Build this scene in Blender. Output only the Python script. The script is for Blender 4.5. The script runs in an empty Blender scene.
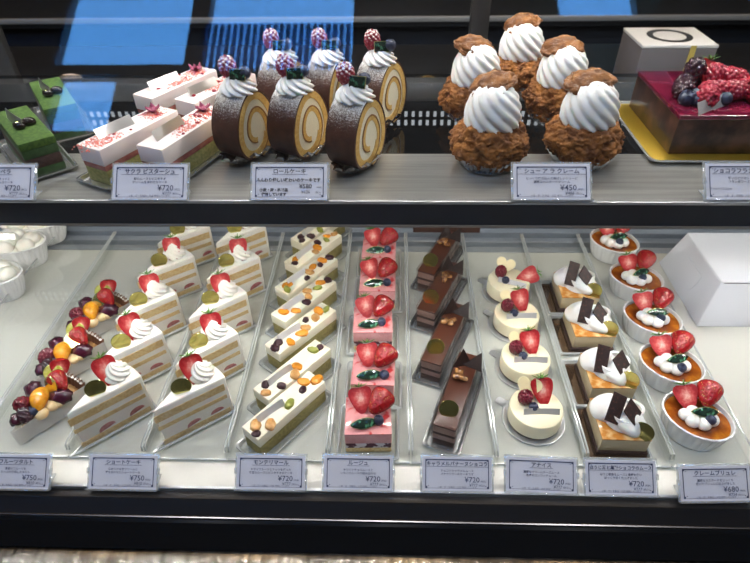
import bpy, bmesh, math, random
from mathutils import Vector, Matrix, noise
PI = math.pi
SC = bpy.context.scene
COL = SC.collection
rnd = random.Random(7)

# ------------------------------------------------------------------ camera
F_PX, PITCH, YAW, ROLL, CAM_H = 563.0, math.radians(39.6), math.radians(2.17), math.radians(.95), .57
FW = Vector((-math.sin(YAW)*math.cos(PITCH), math.cos(YAW)*math.cos(PITCH), -math.sin(PITCH)))
R0 = Vector((math.cos(YAW), math.sin(YAW), 0)); U0 = R0.cross(FW)
RC = R0*math.cos(ROLL)-U0*math.sin(ROLL); UC = R0*math.sin(ROLL)+U0*math.cos(ROLL)
cam_data = bpy.data.cameras.new('camera'); cam = bpy.data.objects.new('camera', cam_data); COL.objects.link(cam)
cam_data.sensor_width = 36; cam_data.lens = 36*F_PX/750
m = Matrix((RC, UC, -FW)).transposed().to_4x4(); m.translation = (0, 0, CAM_H); cam.matrix_world = m
cam_data.clip_start = .02
cam_data.dof.use_dof = True; cam_data.dof.focus_distance = .66; cam_data.dof.aperture_fstop = 6.5
SC.camera = cam

def at(x, y, z=0.0):
    d = FW+RC*((x-375)/F_PX)-UC*((y-281.5)/F_PX)
    return Vector((0, 0, CAM_H))+d*((z-CAM_H)/d.z)

SHELF = .272

# ------------------------------------------------------------------ materials
MATS = {}
def nt_new(name):
    m = bpy.data.materials.new(name); m.use_nodes = True
    nt = m.node_tree; nt.nodes.clear()
    out = nt.nodes.new('ShaderNodeOutputMaterial')
    return m, nt, out
def N(nt, typ, **kw):
    n = nt.nodes.new(typ)
    for k, v in kw.items(): setattr(n, k, v)
    return n
def objco(nt, scale=(1, 1, 1)):
    t = N(nt, 'ShaderNodeTexCoord'); mp = N(nt, 'ShaderNodeMapping'); mp.inputs['Scale'].default_value = scale
    nt.links.new(t.outputs['Object'], mp.inputs['Vector']); return mp.outputs['Vector']
def ramp(nt, stops):
    r = N(nt, 'ShaderNodeValToRGB'); e = r.color_ramp.elements
    while len(e) < len(stops): e.new(.5)
    for i, (p, c) in enumerate(stops):
        e[i].position = p; e[i].color = (*c, 1)
    return r
def mat(name, col, rough=.5, metal=0, coat=0, sss=0, spec=.5, col2=None, nscale=200, nlo=.4, nhi=.6, detail=4,
        bump=0, bscale=400, bdist=.001, trans=0, stretch=(1, 1, 1), voronoi=False, aniso=0):
    if name in MATS: return MATS[name]
    m, nt, out = nt_new(name)
    b = N(nt, 'ShaderNodeBsdfPrincipled')
    b.inputs['Base Color'].default_value = (*col, 1); b.inputs['Roughness'].default_value = rough
    b.inputs['Metallic'].default_value = metal; b.inputs['Coat Weight'].default_value = coat
    b.inputs['Coat Roughness'].default_value = .06
    b.inputs['Specular IOR Level'].default_value = spec
    b.inputs['Anisotropic'].default_value = aniso
    if sss:
        b.inputs['Subsurface Weight'].default_value = sss; b.inputs['Subsurface Scale'].default_value = .004
        b.inputs['Subsurface Radius'].default_value = (1, .7, .5)
    if trans: b.inputs['Transmission Weight'].default_value = trans
    if col2 is not None:
        n = N(nt, 'ShaderNodeTexNoise'); n.inputs['Scale'].default_value = nscale; n.inputs['Detail'].default_value = detail
        nt.links.new(objco(nt, stretch), n.inputs['Vector'])
        r = ramp(nt, [(nlo, col), (nhi, col2)])
        nt.links.new(n.outputs['Fac'], r.inputs['Fac']); nt.links.new(r.outputs['Color'], b.inputs['Base Color'])
    if bump:
        if voronoi:
            n = N(nt, 'ShaderNodeTexVoronoi'); o = 'Distance'
        else:
            n = N(nt, 'ShaderNodeTexNoise'); n.inputs['Detail'].default_value = 5; o = 'Fac'
        n.inputs['Scale'].default_value = bscale
        nt.links.new(objco(nt, stretch), n.inputs['Vector'])
        bp = N(nt, 'ShaderNodeBump'); bp.inputs['Strength'].default_value = bump; bp.inputs['Distance'].default_value = bdist
        nt.links.new(n.outputs[o], bp.inputs['Height']); nt.links.new(bp.outputs['Normal'], b.inputs['Normal'])
    nt.links.new(b.outputs['BSDF'], out.inputs['Surface'])
    MATS[name] = m; return m
def clear(name, tint=(.97, .98, .98), f0=.05, rough=.02, haze=0, hazecol=(.8, .85, .85), bump=0, bscale=60, bdist=.002):
    """thin clear sheet: what is behind shows through, the facing-dependent share mirrors the surroundings"""
    if name in MATS: return MATS[name]
    m, nt, out = nt_new(name)
    lw = N(nt, 'ShaderNodeLayerWeight'); lw.inputs['Blend'].default_value = .5
    p = N(nt, 'ShaderNodeMath', operation='POWER'); p.inputs[1].default_value = 5
    ma = N(nt, 'ShaderNodeMath', operation='MULTIPLY_ADD'); ma.inputs[1].default_value = .9-f0; ma.inputs[2].default_value = f0
    nt.links.new(lw.outputs['Facing'], p.inputs[0]); nt.links.new(p.outputs[0], ma.inputs[0])
    t = N(nt, 'ShaderNodeBsdfTransparent'); t.inputs['Color'].default_value = (*tint, 1)
    g = N(nt, 'ShaderNodeBsdfGlossy'); g.inputs['Roughness'].default_value = rough
    src = t.outputs[0]
    if haze:
        d = N(nt, 'ShaderNodeBsdfDiffuse'); d.inputs['Color'].default_value = (*hazecol, 1)
        mh = N(nt, 'ShaderNodeMixShader'); mh.inputs[0].default_value = haze
        nt.links.new(t.outputs[0], mh.inputs[1]); nt.links.new(d.outputs[0], mh.inputs[2]); src = mh.outputs[0]
    mx = N(nt, 'ShaderNodeMixShader')
    nt.links.new(ma.outputs[0], mx.inputs[0]); nt.links.new(src, mx.inputs[1]); nt.links.new(g.outputs[0], mx.inputs[2])
    if bump:
        n = N(nt, 'ShaderNodeTexNoise'); n.inputs['Scale'].default_value = bscale; n.inputs['Detail'].default_value = 3
        nt.links.new(objco(nt), n.inputs['Vector'])
        bp = N(nt, 'ShaderNodeBump'); bp.inputs['Strength'].default_value = bump; bp.inputs['Distance'].default_value = bdist
        nt.links.new(n.outputs['Fac'], bp.inputs['Height']); nt.links.new(bp.outputs['Normal'], g.inputs['Normal'])
        nt.links.new(bp.outputs['Normal'], lw.inputs['Normal'])
    nt.links.new(mx.outputs[0], out.inputs['Surface'])
    MATS[name] = m; return m
def emit(name, col, s):
    if name in MATS: return MATS[name]
    m, nt, out = nt_new(name); e = N(nt, 'ShaderNodeEmission')
    e.inputs['Color'].default_value = (*col, 1); e.inputs['Strength'].default_value = s
    nt.links.new(e.outputs[0], out.inputs['Surface']); MATS[name] = m; return m

CREAM = mat('whipped_cream', (.90, .87, .80), .45, sss=.25)
CREAMW = mat('white_cream', (.90, .89, .86), .45, sss=.25)
SPONGE = mat('sponge', (.80, .62, .33), .9, col2=(.62, .42, .17), nscale=350, bump=.6, bscale=900)
SPONGEP = mat('pale_sponge', (.76, .58, .30), .9, col2=(.62, .42, .17), nscale=350, bump=.6, bscale=900)
GOLD = mat('gold_card', (.66, .60, .20), .13, metal=.95)
SILVER = mat('silver_foil', (.62, .63, .65), .22, metal=1)
STRIP = mat('silver_strip', (.62, .62, .63), .30, metal=.85)
STRIPL = mat('pale_silver_strip', (.72, .72, .73), .42, metal=.6)
CALYX = mat('calyx_green', (.10, .26, .04), .5)
DKCHOC = mat('dark_chocolate', (.010, .005, .004), .5, spec=.2, col2=(.022, .010, .008), nscale=500)
GLAZE = mat('chocolate_glaze', (.066, .018, .008), .34, coat=.12)
BLUEB = mat('blueberry_skin', (.016, .022, .055), .4, col2=(.06, .08, .14), nscale=180, nlo=.45, nhi=.7)
RASP = mat('raspberry_flesh', (.36, .012, .035), .25, coat=.4, sss=.1)
RASPD = mat('dark_raspberry_flesh', (.16, .006, .02), .22, coat=.5)
BLACKB = mat('blackberry_flesh', (.035, .006, .016), .18, coat=.6)
PLUM = mat('purple_berry', (.055, .006, .02), .2, coat=.5)
PORC = mat('white_porcelain', (.83, .83, .82), .15, coat=.3)
CLEAR = clear('clear_plastic', (.985, .99, .985), f0=.05, rough=.06, haze=.02)
CLEARRIM = clear('clear_plastic_rim', (.92, .95, .95), f0=.26, rough=.12, haze=.42, hazecol=(.93, .95, .95))
ACRYL = clear('acrylic', (.985, .992, .988), f0=.035, rough=.03, haze=.012)
ACRYLRIM = clear('acrylic_edge', (.9, .93, .92), f0=.25, rough=.15, haze=.45, hazecol=(.92, .95, .94))
FILM = clear('cake_film', (.985, .985, .985), f0=.04, rough=.08, bump=.8, bscale=55, bdist=.004)

def strawberry_skin():
    m, nt, out = nt_new('strawberry_skin')
    b = N(nt, 'ShaderNodeBsdfPrincipled'); b.inputs['Roughness'].default_value = .25; b.inputs['Coat Weight'].default_value = .3
    v = N(nt, 'ShaderNodeTexVoronoi'); v.inputs['Scale'].default_value = 330
    nt.links.new(objco(nt, (1, 1, .8)), v.inputs['Vector'])
    r = ramp(nt, [(.0, (.72, .42, .10)), (.13, (.62, .28, .06)), (.2, (.27, .004, .008)), (1, (.44, .010, .012))])
    nt.links.new(v.outputs['Distance'], r.inputs['Fac']); nt.links.new(r.outputs['Color'], b.inputs['Base Color'])
    bp = N(nt, 'ShaderNodeBump'); bp.inputs['Strength'].default_value = .8; bp.inputs['Distance'].default_value = .0012
    nt.links.new(v.outputs['Distance'], bp.inputs['Height']); nt.links.new(bp.outputs['Normal'], b.inputs['Normal'])
    nt.links.new(b.outputs[0], out.inputs['Surface']); return m
def strawberry_flesh():
    m, nt, out = nt_new('strawberry_flesh')
    b = N(nt, 'ShaderNodeBsdfPrincipled'); b.inputs['Roughness'].default_value = .5; b.inputs['Specular IOR Level'].default_value = .3
    t = N(nt, 'ShaderNodeTexCoord')
    mp = N(nt, 'ShaderNodeMapping'); mp.inputs['Location'].default_value = (0, 0, -.019*62); mp.inputs['Scale'].default_value = (85, 85, 62)
    nt.links.new(t.outputs['Object'], mp.inputs['Vector'])
    ln = N(nt, 'ShaderNodeVectorMath', operation='LENGTH'); nt.links.new(mp.outputs[0], ln.inputs[0])
    n = N(nt, 'ShaderNodeTexNoise'); n.inputs['Scale'].default_value = 260; n.inputs['Detail'].default_value = 3
    nt.links.new(t.outputs['Object'], n.inputs['Vector'])
    a = N(nt, 'ShaderNodeMath', operation='MULTIPLY_ADD'); a.inputs[1].default_value = .9; a.inputs[2].default_value = -.45
    nt.links.new(n.outputs['Fac'], a.inputs[0])
    s = N(nt, 'ShaderNodeMath', operation='ADD'); nt.links.new(ln.outputs['Value'], s.inputs[0]); nt.links.new(a.outputs[0], s.inputs[1])
    r = ramp(nt, [(.02, (.82, .50, .42)), (.32, (.66, .20, .17)), (.60, (.50, .050, .048)), (.88, (.33, .007, .011))])
    nt.links.new(s.outputs[0], r.inputs['Fac']); nt.links.new(r.outputs['Color'], b.inputs['Base Color'])
    nt.links.new(b.outputs[0], out.inputs['Surface']); return m
SKIN, FLESH = strawberry_skin(), strawberry_flesh()

def dusted(name, base, base2, nscale, lo, hi, rough=.6, dust=(.86, .84, .80), up=.55, bump=.3, bscale=500):
    """powdered sugar lying on the faces that look up"""
    m, nt, out = nt_new(name)
    b = N(nt, 'ShaderNodeBsdfPrincipled'); b.inputs['Roughness'].default_value = rough
    co = objco(nt)
    n = N(nt, 'ShaderNodeTexNoise'); n.inputs['Scale'].default_value = nscale; n.inputs['Detail'].default_value = 6; nt.links.new(co, n.inputs['Vector'])
    r = ramp(nt, [(.35, base), (.68, base2)]); nt.links.new(n.outputs['Fac'], r.inputs['Fac'])
    t = N(nt, 'ShaderNodeTexCoord'); sx = N(nt, 'ShaderNodeSeparateXYZ'); nt.links.new(t.outputs['Normal'], sx.inputs[0])
    n2 = N(nt, 'ShaderNodeTexNoise'); n2.inputs['Scale'].default_value = 900; n2.inputs['Detail'].default_value = 8; nt.links.new(co, n2.inputs['Vector'])
    ml = N(nt, 'ShaderNodeMath', operation='MULTIPLY_ADD'); ml.inputs[1].default_value = up
    nt.links.new(sx.outputs['Z'], ml.inputs[0]); nt.links.new(n2.outputs['Fac'], ml.inputs[2])
    mr = N(nt, 'ShaderNodeMapRange'); mr.inputs['From Min'].default_value = lo; mr.inputs['From Max'].default_value = hi
    nt.links.new(ml.outputs[0], mr.inputs['Value'])
    mx = N(nt, 'ShaderNodeMix', data_type='RGBA'); nt.links.new(mr.outputs[0], mx.inputs['Factor'])
    nt.links.new(r.outputs['Color'], mx.inputs[6]); mx.inputs[7].default_value = (*dust, 1)
    nt.links.new(mx.outputs[2], b.inputs['Base Color'])
    bp = N(nt, 'ShaderNodeBump'); bp.inputs['Strength'].default_value = bump; bp.inputs['Distance'].default_value = .001
    n3 = N(nt, 'ShaderNodeTexNoise'); n3.inputs['Scale'].default_value = bscale; nt.links.new(co, n3.inputs['Vector'])
    nt.links.new(n3.outputs['Fac'], bp.inputs['Height']); nt.links.new(bp.outputs['Normal'], b.inputs['Normal'])
    nt.links.new(b.outputs[0], out.inputs['Surface']); return m
ROLLSKIN = dusted('roll_skin', (.040, .012, .006), (.085, .026, .011), 60, .90, 1.24, rough=.5, up=.80)
RASPSUG = dusted('sugared_raspberry', (.30, .012, .035), (.36, .02, .05), 100, .66, 1.05, rough=.4)
CHOUX = dusted('choux_crust', (.125, .038, .006), (.36, .135, .022), 75, 1.2, 1.7, rough=.75, bump=.9, bscale=420)
LIDMAT = dusted('choux_lid_crust', (.10, .030, .006), (.30, .115, .022), 75, 1.05, 1.65, rough=.75, bump=.9, bscale=420)

# ------------------------------------------------------------------ mesh tools
class MB:
    def __init__(s): s.v, s.f, s.mi = [], [], []
    def add(s, vf, M=None, mi=0):
        b = len(s.v)
        s.v += [(M @ Vector(v) if M is not None else Vector(v)) for v in vf[0]]
        fm = vf[2] if len(vf) > 2 else None
        for i, f in enumerate(vf[1]):
            s.f.append([b+k for k in f]); s.mi.append(mi if fm is None else fm[i])
        return s
    def mesh(s, name, mats, sharp=40):
        me = bpy.data.meshes.new(name); me.from_pydata([tuple(v) for v in s.v], [], s.f)
        for m in (mats if isinstance(mats, (list, tuple)) else [mats]): me.materials.append(m)
        me.polygons.foreach_set('material_index', s.mi); me.polygons.foreach_set('use_smooth', [True]*len(s.f))
        me.update()
        me.set_sharp_from_angle(angle=math.radians(sharp))
        return me
def one(vf, name, mats, sharp=40): return MB().add(vf).mesh(name, mats, sharp)
CACHE = {}
def cached(key, fn):
    if key not in CACHE: CACHE[key] = fn()
    return CACHE[key]
def T(x=0, y=0, z=0, rz=0, rx=0, ry=0, s=1, order='ZXY'):
    return Matrix.Translation((x, y, z)) @ Matrix.Rotation(rz, 4, 'Z') @ Matrix.Rotation(rx, 4, 'X') @ Matrix.Rotation(ry, 4, 'Y') @ (Matrix.Scale(s, 4) if not isinstance(s, tuple) else Matrix.Diagonal((*s, 1)))
def from_bm(bm):
    bm.verts.index_update(); v = [tuple(x.co) for x in bm.verts]; f = [[x.index for x in p.verts] for p in bm.faces]; mi = [p.material_index for p in bm.faces]
    bm.free(); return v, f, mi
def box(sx, sy, sz, bev=0, seg=2, z0=0):
    bm = bmesh.new(); bmesh.ops.create_cube(bm, size=1)
    for v in bm.verts: v.co = (v.co.x*sx, v.co.y*sy, (v.co.z+.5)*sz+z0)
    if bev: bmesh.ops.bevel(bm, geom=bm.edges[:], offset=bev, segments=seg, affect='EDGES', profile=.5)
    return from_bm(bm)
def bx(x0, x1, y0, y1, z0, z1, bev=0):
    v = box(x1-x0, y1-y0, z1-z0, bev); c = Vector(((x0+x1)/2, (y0+y1)/2, z0))
    return [tuple(Vector(p)+c) for p in v[0]], v[1], v[2]
def prism(poly, z0, z1, bev=0, seg=2):
    bm = bmesh.new(); vs = [bm.verts.new((p[0], p[1], z0)) for p in poly]; f = bm.faces.new(vs)
    r = bmesh.ops.extrude_face_region(bm, geom=[f])
    for e in r['geom']:
        if isinstance(e, bmesh.types.BMVert): e.co.z = z1
    bmesh.ops.recalc_face_normals(bm, faces=bm.faces[:])
    if bev:
        bm.normal_update()
        ed = [e for e in bm.edges if e.calc_face_angle(0) > .5]
        bmesh.ops.bevel(bm, geom=ed, offset=bev, segments=seg, affect='EDGES', profile=.5)
    return from_bm(bm)
def lathe(prof, n=32, rf=None, close=True):
    v, rings = [], []
    for i, (r, z) in enumerate(prof):
        if r < 1e-7: rings.append([len(v)]); v.append((0, 0, z))
        else:
            rings.append(list(range(len(v), len(v)+n)))
            for k in range(n):
                t = 2*PI*k/n; q = r*(rf(t, i, z) if rf else 1); v.append((q*math.cos(t), q*math.sin(t), z))
    f = []
    for a, b in zip(rings, rings[1:]):
        for k in range(n):
            k2 = (k+1) % n
            if len(a) == 1 and len(b) == 1: continue
            if len(a) == 1: f.append([a[0], b[k2], b[k]])
            elif len(b) == 1: f.append([a[k], a[k2], b[0]])
            else: f.append([a[k], a[k2], b[k2], b[k]])
    if close:
        if len(rings[0]) > 1: f.append(rings[0][::-1])
        if len(rings[-1]) > 1: f.append(rings[-1])
    return v, f
def ico(sub, fn):
    bm = bmesh.new(); bmesh.ops.create_icosphere(bm, subdivisions=sub, radius=1)
    for v in bm.verts: v.co = fn(v.co.normalized())
    return from_bm(bm)
def tube(pts, r, n=8, closed=False, rf=None):
    pts = [Vector(p) for p in pts]; v, f, K = [], [], len(pts); up0 = None
    for i, p in enumerate(pts):
        a = pts[(i-1) % K] if closed or i else p; b = pts[(i+1) % K] if closed or i < K-1 else p
        t = (b-a).normalized(); up = Vector((0, 0, 1)) if abs(t.z) < .95 else Vector((1, 0, 0))
        s = t.cross(up).normalized(); u = s.cross(t); rr = r*(rf(i) if rf else 1)
        for k in range(n):
            q = 2*PI*k/n; v.append(tuple(p+s*math.cos(q)*rr+u*math.sin(q)*rr))
    for i in range(K if closed else K-1):
        for k in range(n):
            a, b, c, d = i*n+k, i*n+(k+1) % n, ((i+1) % K)*n+(k+1) % n, ((i+1) % K)*n+k
            f.append([a, b, c, d])
    if not closed: f += [list(range(n))[::-1], list(range((K-1)*n, K*n))]
    f = [q[::-1] for q in f]
    return v, f
def sheet(nx, ny, fn):
    v = [fn(i/nx, j/ny) for j in range(ny+1) for i in range(nx+1)]
    f = [[j*(nx+1)+i, j*(nx+1)+i+1, (j+1)*(nx+1)+i+1, (j+1)*(nx+1)+i] for j in range(ny) for i in range(nx)]
    return v, f
def slab(nx, ny, fn, t):
    """a sheet with thickness t (offset along -normal)"""
    v, f = sheet(nx, ny, fn); n = len(v); vs = [Vector(p) for p in v]
    nr = [Vector() for _ in vs]
    for q in f:
        k = (vs[q[1]]-vs[q[0]]).cross(vs[q[3]]-vs[q[0]])
        for i in q: nr[i] += k
    v2 = [tuple(p-(w.normalized() if w.length else w)*t) for p, w in zip(vs, nr)]
    bl = [i for i in range(nx+1)]+[(j+1)*(nx+1)-1 for j in range(1, ny+1)]+[ny*(nx+1)+i for i in range(nx-1, -1, -1)]+[j*(nx+1) for j in range(ny-1, 0, -1)]
    ff = f+[[i+n for i in q[::-1]] for q in f]
    for a, b in zip(bl, bl[1:]+bl[:1]): ff.append([b, a, a+n, b+n])
    return list(v)+v2, ff
def offset_poly(poly, d):
    P = [Vector(p[:2]) for p in poly]; K = len(P); out = []
    for i in range(K):
        a, b, c = P[i-1], P[i], P[(i+1) % K]
        e1, e2 = (b-a).normalized(), (c-b).normalized()
        n1, n2 = Vector((e1.y, -e1.x)), Vector((e2.y, -e2.x))
        k = (n1+n2); k = k/max(.15, k.length_squared/2)
        out.append(tuple(b+k*d))
    return out
def round_poly(poly, r, n=5):
    P = [Vector(p[:2]) for p in poly]; K = len(P); out = []
    for i in range(K):
        a, b, c = P[i-1], P[i], P[(i+1) % K]
        u, w = (a-b).normalized(), (c-b).normalized(); q = min(r, (a-b).length*.45, (c-b).length*.45)
        s, e = b+u*q, b+w*q
        for k in range(n+1):
            t = k/n; out.append(tuple((1-t)**2*s+2*t*(1-t)*b+t*t*e))
    return out
def loft(loops, cap0=True, cap1=False):
    n = len(loops[0]); v, f = [], []
    for L in loops: v += [tuple(p) for p in L]
    for i in range(len(loops)-1):
        for k in range(n):
            k2 = (k+1) % n; f.append([i*n+k, i*n+k2, (i+1)*n+k2, (i+1)*n+k])
    if cap0: f.append(list(range(n))[::-1])
    if cap1: f.append(list(range((len(loops)-1)*n, len(loops)*n)))
    return v, f
def rect(L, W): return [(-L/2, -W/2), (L/2, -W/2), (L/2, W/2), (-L/2, W/2)]

# ------------------------------------------------------------------ object tools
def thing(name, label, cat, loc=(0, 0, 0), rz=0, group=None):
    o = bpy.data.objects.new(name, None); COL.objects.link(o); o.empty_display_size = .02
    o.location = loc; o.rotation_euler = (0, 0, rz); o['label'] = label; o['category'] = cat
    if group: o['group'] = group
    return o
def part(name, me, parent, M=None, label=None):
    o = bpy.data.objects.new(name, me); COL.objects.link(o); o.parent = parent
    if M is not None: o.matrix_local = M
    if label: o['label'] = label
    return o
def solo(name, me, label, cat, loc=(0, 0, 0), rz=0, group=None):
    o = bpy.data.objects.new(name, me); COL.objects.link(o); o.location = loc; o.rotation_euler = (0, 0, rz)
    o['label'] = label; o['category'] = cat
    if group: o['group'] = group
    return o
def struct(name, me, parent=None):
    o = bpy.data.objects.new(name, me); COL.objects.link(o)
    if parent: o.parent = parent
    else: o['kind'] = 'structure'
    return o
ORD = ['front', 'second from the front', 'third from the front', 'fourth from the front', 'fifth from the front', 'sixth from the front', 'seventh from the front']

# ------------------------------------------------------------------ fruit and garnish meshes (shared)
SPROF = [(0, 0), (.0030, .0008), (.0062, .0050), (.0093, .0110), (.0117, .0170), (.0131, .0225), (.0134, .0265), (.0121, .0302), (.0085, .0325), (.0030, .0318), (0, .0312)]
def strawberry_whole(): return one(lathe(SPROF, 28), 'strawberry', SKIN, 60)
def strawberry_half():
    v, f = lathe(SPROF, 28); bm = bmesh.new(); vs = [bm.verts.new(p) for p in v]
    for q in f: bm.faces.new([vs[i] for i in q])
    r = bmesh.ops.bisect_plane(bm, geom=bm.verts[:]+bm.edges[:]+bm.faces[:], plane_co=(0, 0.0003, 0), plane_no=(0, -1, 0), clear_outer=True)
    ed = [e for e in bm.edges if e.is_boundary]
    ff = bmesh.ops.holes_fill(bm, edges=ed, sides=0)['faces']
    bm.normal_update()
    for p in bm.faces: p.material_index = 1 if p.normal.y < -.98 else 0
    return one(from_bm(bm), 'strawberry_half', [SKIN, FLESH], 50)
def calyx():
    mb = MB(); n = 7
    poly = []
    for k in range(n*2):
        a = PI*k/n; r = .0105 if k % 2 == 0 else .0032; poly.append((r*math.cos(a), r*math.sin(a)))
    v, f, mi = prism(poly, 0, .0006)
    v = [(x, y, z+(.0035*((x*x+y*y)**.5/.0105)**1.5)) for x, y, z in v]
    mb.add((v, f, mi)); mb.add(tube([(0, 0, 0), (.0005, 0, .004), (.001, .0008, .006)], .0009, 6))
    return mb.mesh('calyx', CALYX)
def fib(n):
    g = PI*(3-5**.5); return [Vector((math.cos(g*i)*(1-(1-2*(i+.5)/n)**2)**.5, math.sin(g*i)*(1-(1-2*(i+.5)/n)**2)**.5, 1-2*(i+.5)/n)) for i in range(n)]
def drupe(rx, rz, n, m, name, amp=.19):
    P = fib(n)
    def fn(u):
        d = min((u-p).length for p in P); k = (4*PI/n)**.5*.56
        h = max(0, 1-(d/k)**2)**.5
        q = 1-amp+amp*h
        return Vector((u.x*rx*q, u.y*rx*q, u.z*rz*q-(.0 if u.z < .93 else .003)))
    return one(ico(5, fn), name, m, 80)
def blueberry():
    prof = [(0, 0), (.0035, .0004), (.0058, .0026), (.0066, .0055), (.0060, .0086), (.0045, .0104), (.0034, .0111), (.0031, .0114), (.0024, .0106), (0, .0100)]
    return one(lathe(prof, 20, lambda t, i, z: 1+(.18*math.cos(5*t) if i in (6, 7) else 0)), 'blueberry', BLUEB, 50)
def swirl(R, H, n, twist, amp, m, name, steps=26, lean=0, prof=None):
    P = prof or [(0, 0), (.75, 0), (.98, .06), (1.0, .18), (.93, .34), (.80, .5), (.62, .66), (.42, .82), (.2, .94), (0, 1.0)]
    pr = []
    for i in range(steps+1):
        t = i/steps*(len(P)-1); k = min(int(t), len(P)-2); q = t-k
        pr.append(((P[k][0]*(1-q)+P[k+1][0]*q)*R, (P[k][1]*(1-q)+P[k+1][1]*q)*H))
    def rf(t, i, z):
        w = abs(math.sin(.5*n*(t+twist*z/H)))
        return 1-amp+amp*w**.7*1.25
    v, f = lathe(pr, n*8, rf)
    v = [(x+lean*(z/H)**2*R, y, z) for x, y, z in v]
    return one((v, f), name, m, 70)
def disc_mesh(): return one(lathe([(0, 0), (.0112, 0), (.0115, .0003), (.0112, .0007), (0, .0007)], 36), 'gold_disc', GOLD, 30)
def strip_mesh(L=.036, W=.010, m=None):
    def fn(u, w): return ((u-.5)*L, .0012*math.sin(u*PI), w*W)
    return one(slab(10, 2, fn, .0003), 'strip', m or STRIP)
def blob(rx, ry, rz, seed, amp, m, name, sub=3, fr=120, flat=True):
    def fn(u):
        q = 1+amp*noise.noise(u*2.2+Vector((seed, seed*1.7, 0)))
        z = u.z*rz*q
        if flat and z < -rz*.35: z = -rz*.35+(z+rz*.35)*.25
        return Vector((u.x*rx*q, u.y*ry*q, z))
    return one(ico(sub, fn), name, m, 80)
GREENPL = mat('green_transfer_chocolate', (.012, .030, .020), .12, coat=.6, col2=(.10, .30, .17), nscale=190, nlo=.56, nhi=.66)
GOLDEDGE = mat('gold_edge', (.55, .5, .2), .3, metal=.8)
def plaque(L, W, lens=True):
    poly = []
    n = 14
    if lens:
        for k in range(n+1): t = k/n; poly.append(((t-.5)*L, -W*.5*math.sin(PI*t)**.7))
        for k in range(1, n): t = 1-k/n; poly.append(((t-.5)*L, W*.5*math.sin(PI*t)**.7))
    else: poly = [(-L/2, -W*.42), (L*.45, -W*.5), (L/2, W*.42), (-L*.45, W*.5)]
    mb = MB(); v, f, mi = prism(poly, 0, .0012, .0003)
    mb.add((v, f, mi), None, 0)
    v, f, mi = prism(offset_poly(poly, .0006) if not lens else [(x*1.04, y*1.12) for x, y in poly], -.0006, .0002)
    mb.add((v, f, [1]*len(f)))
    mb.v = [Vector((p.x, p.y, p.z-.0025*(p.x/L*2)**2)) for p in mb.v]
    return mb.mesh('plaque', [GREENPL, GOLDEDGE])
G = {
 'straw': lambda: strawberry_whole(), 'half': strawberry_half, 'calyx': calyx, 'blue': blueberry, 'disc': disc_mesh,
 'rasp': lambda: drupe(.0098, .0112, 62, RASP, 'raspberry'), 'raspd': lambda: drupe(.0085, .0105, 56, RASPD, 'raspberry'),
 'rasps': lambda: drupe(.0098, .0125, 62, RASPSUG, 'raspberry'),
 'black': lambda: drupe(.0100, .0120, 38, BLACKB, 'blackberry'), 'plaque': lambda: plaque(.030, .0105), 'plaquer': lambda: plaque(.017, .0115, False),
 'strip': strip_mesh, 'ros': lambda: swirl(.0165, .021, 9, 2.2, .22, CREAM, 'rosette'),
 'rosr': lambda: swirl(.0205, .022, 9, 2.0, .24, CREAMW, 'rosette'), 'doll': lambda: one(ico(3, lambda u: Vector((u.x*.0085, u.y*.0085, max(u.z, -.55)*.0078))), 'cream_dollop', CREAMW, 80),
}
def g(k): return cached(k, G[k])
def put_strawberry(parent, kind, M, withcalyx=True):
    s = part('strawberry', g(kind), parent, M)
    if withcalyx: part('calyx', g('calyx'), s, T(0, .001, .0322))
    return s

# ------------------------------------------------------------------ price cards
NAVY = mat('navy_ink', (.018, .028, .09), .6)
INK = mat('grey_ink', (.045, .045, .065), .6)
PAPER = mat('card_paper', (.60, .605, .69), .7)
HOLDER = clear('card_holder', (.95, .965, .98), f0=.08, rough=.08, haze=.22, hazecol=(.78, .82, .86))
def text_vf(body, size, x, y, align='LEFT', z=.0006, bold=0, sx=1.0):
    cu = bpy.data.curves.new('lettering_source', 'FONT'); cu.body = body; cu.size = size; cu.align_x = align; cu.resolution_u = 2
    cu.offset = bold
    o = bpy.data.objects.new('lettering_source', cu); COL.objects.link(o)
    bpy.context.view_layer.update()
    ev = o.evaluated_get(bpy.context.evaluated_depsgraph_get()); me = ev.to_mesh()
    v = [(p.co.x*sx+x, p.co.y+y, z) for p in me.vertices]; f = [list(p.vertices) for p in me.polygons]
    ev.to_mesh_clear(); bpy.data.objects.remove(o); bpy.data.curves.remove(cu)
    return v, f
CW, CH = .0755, .0365
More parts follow.
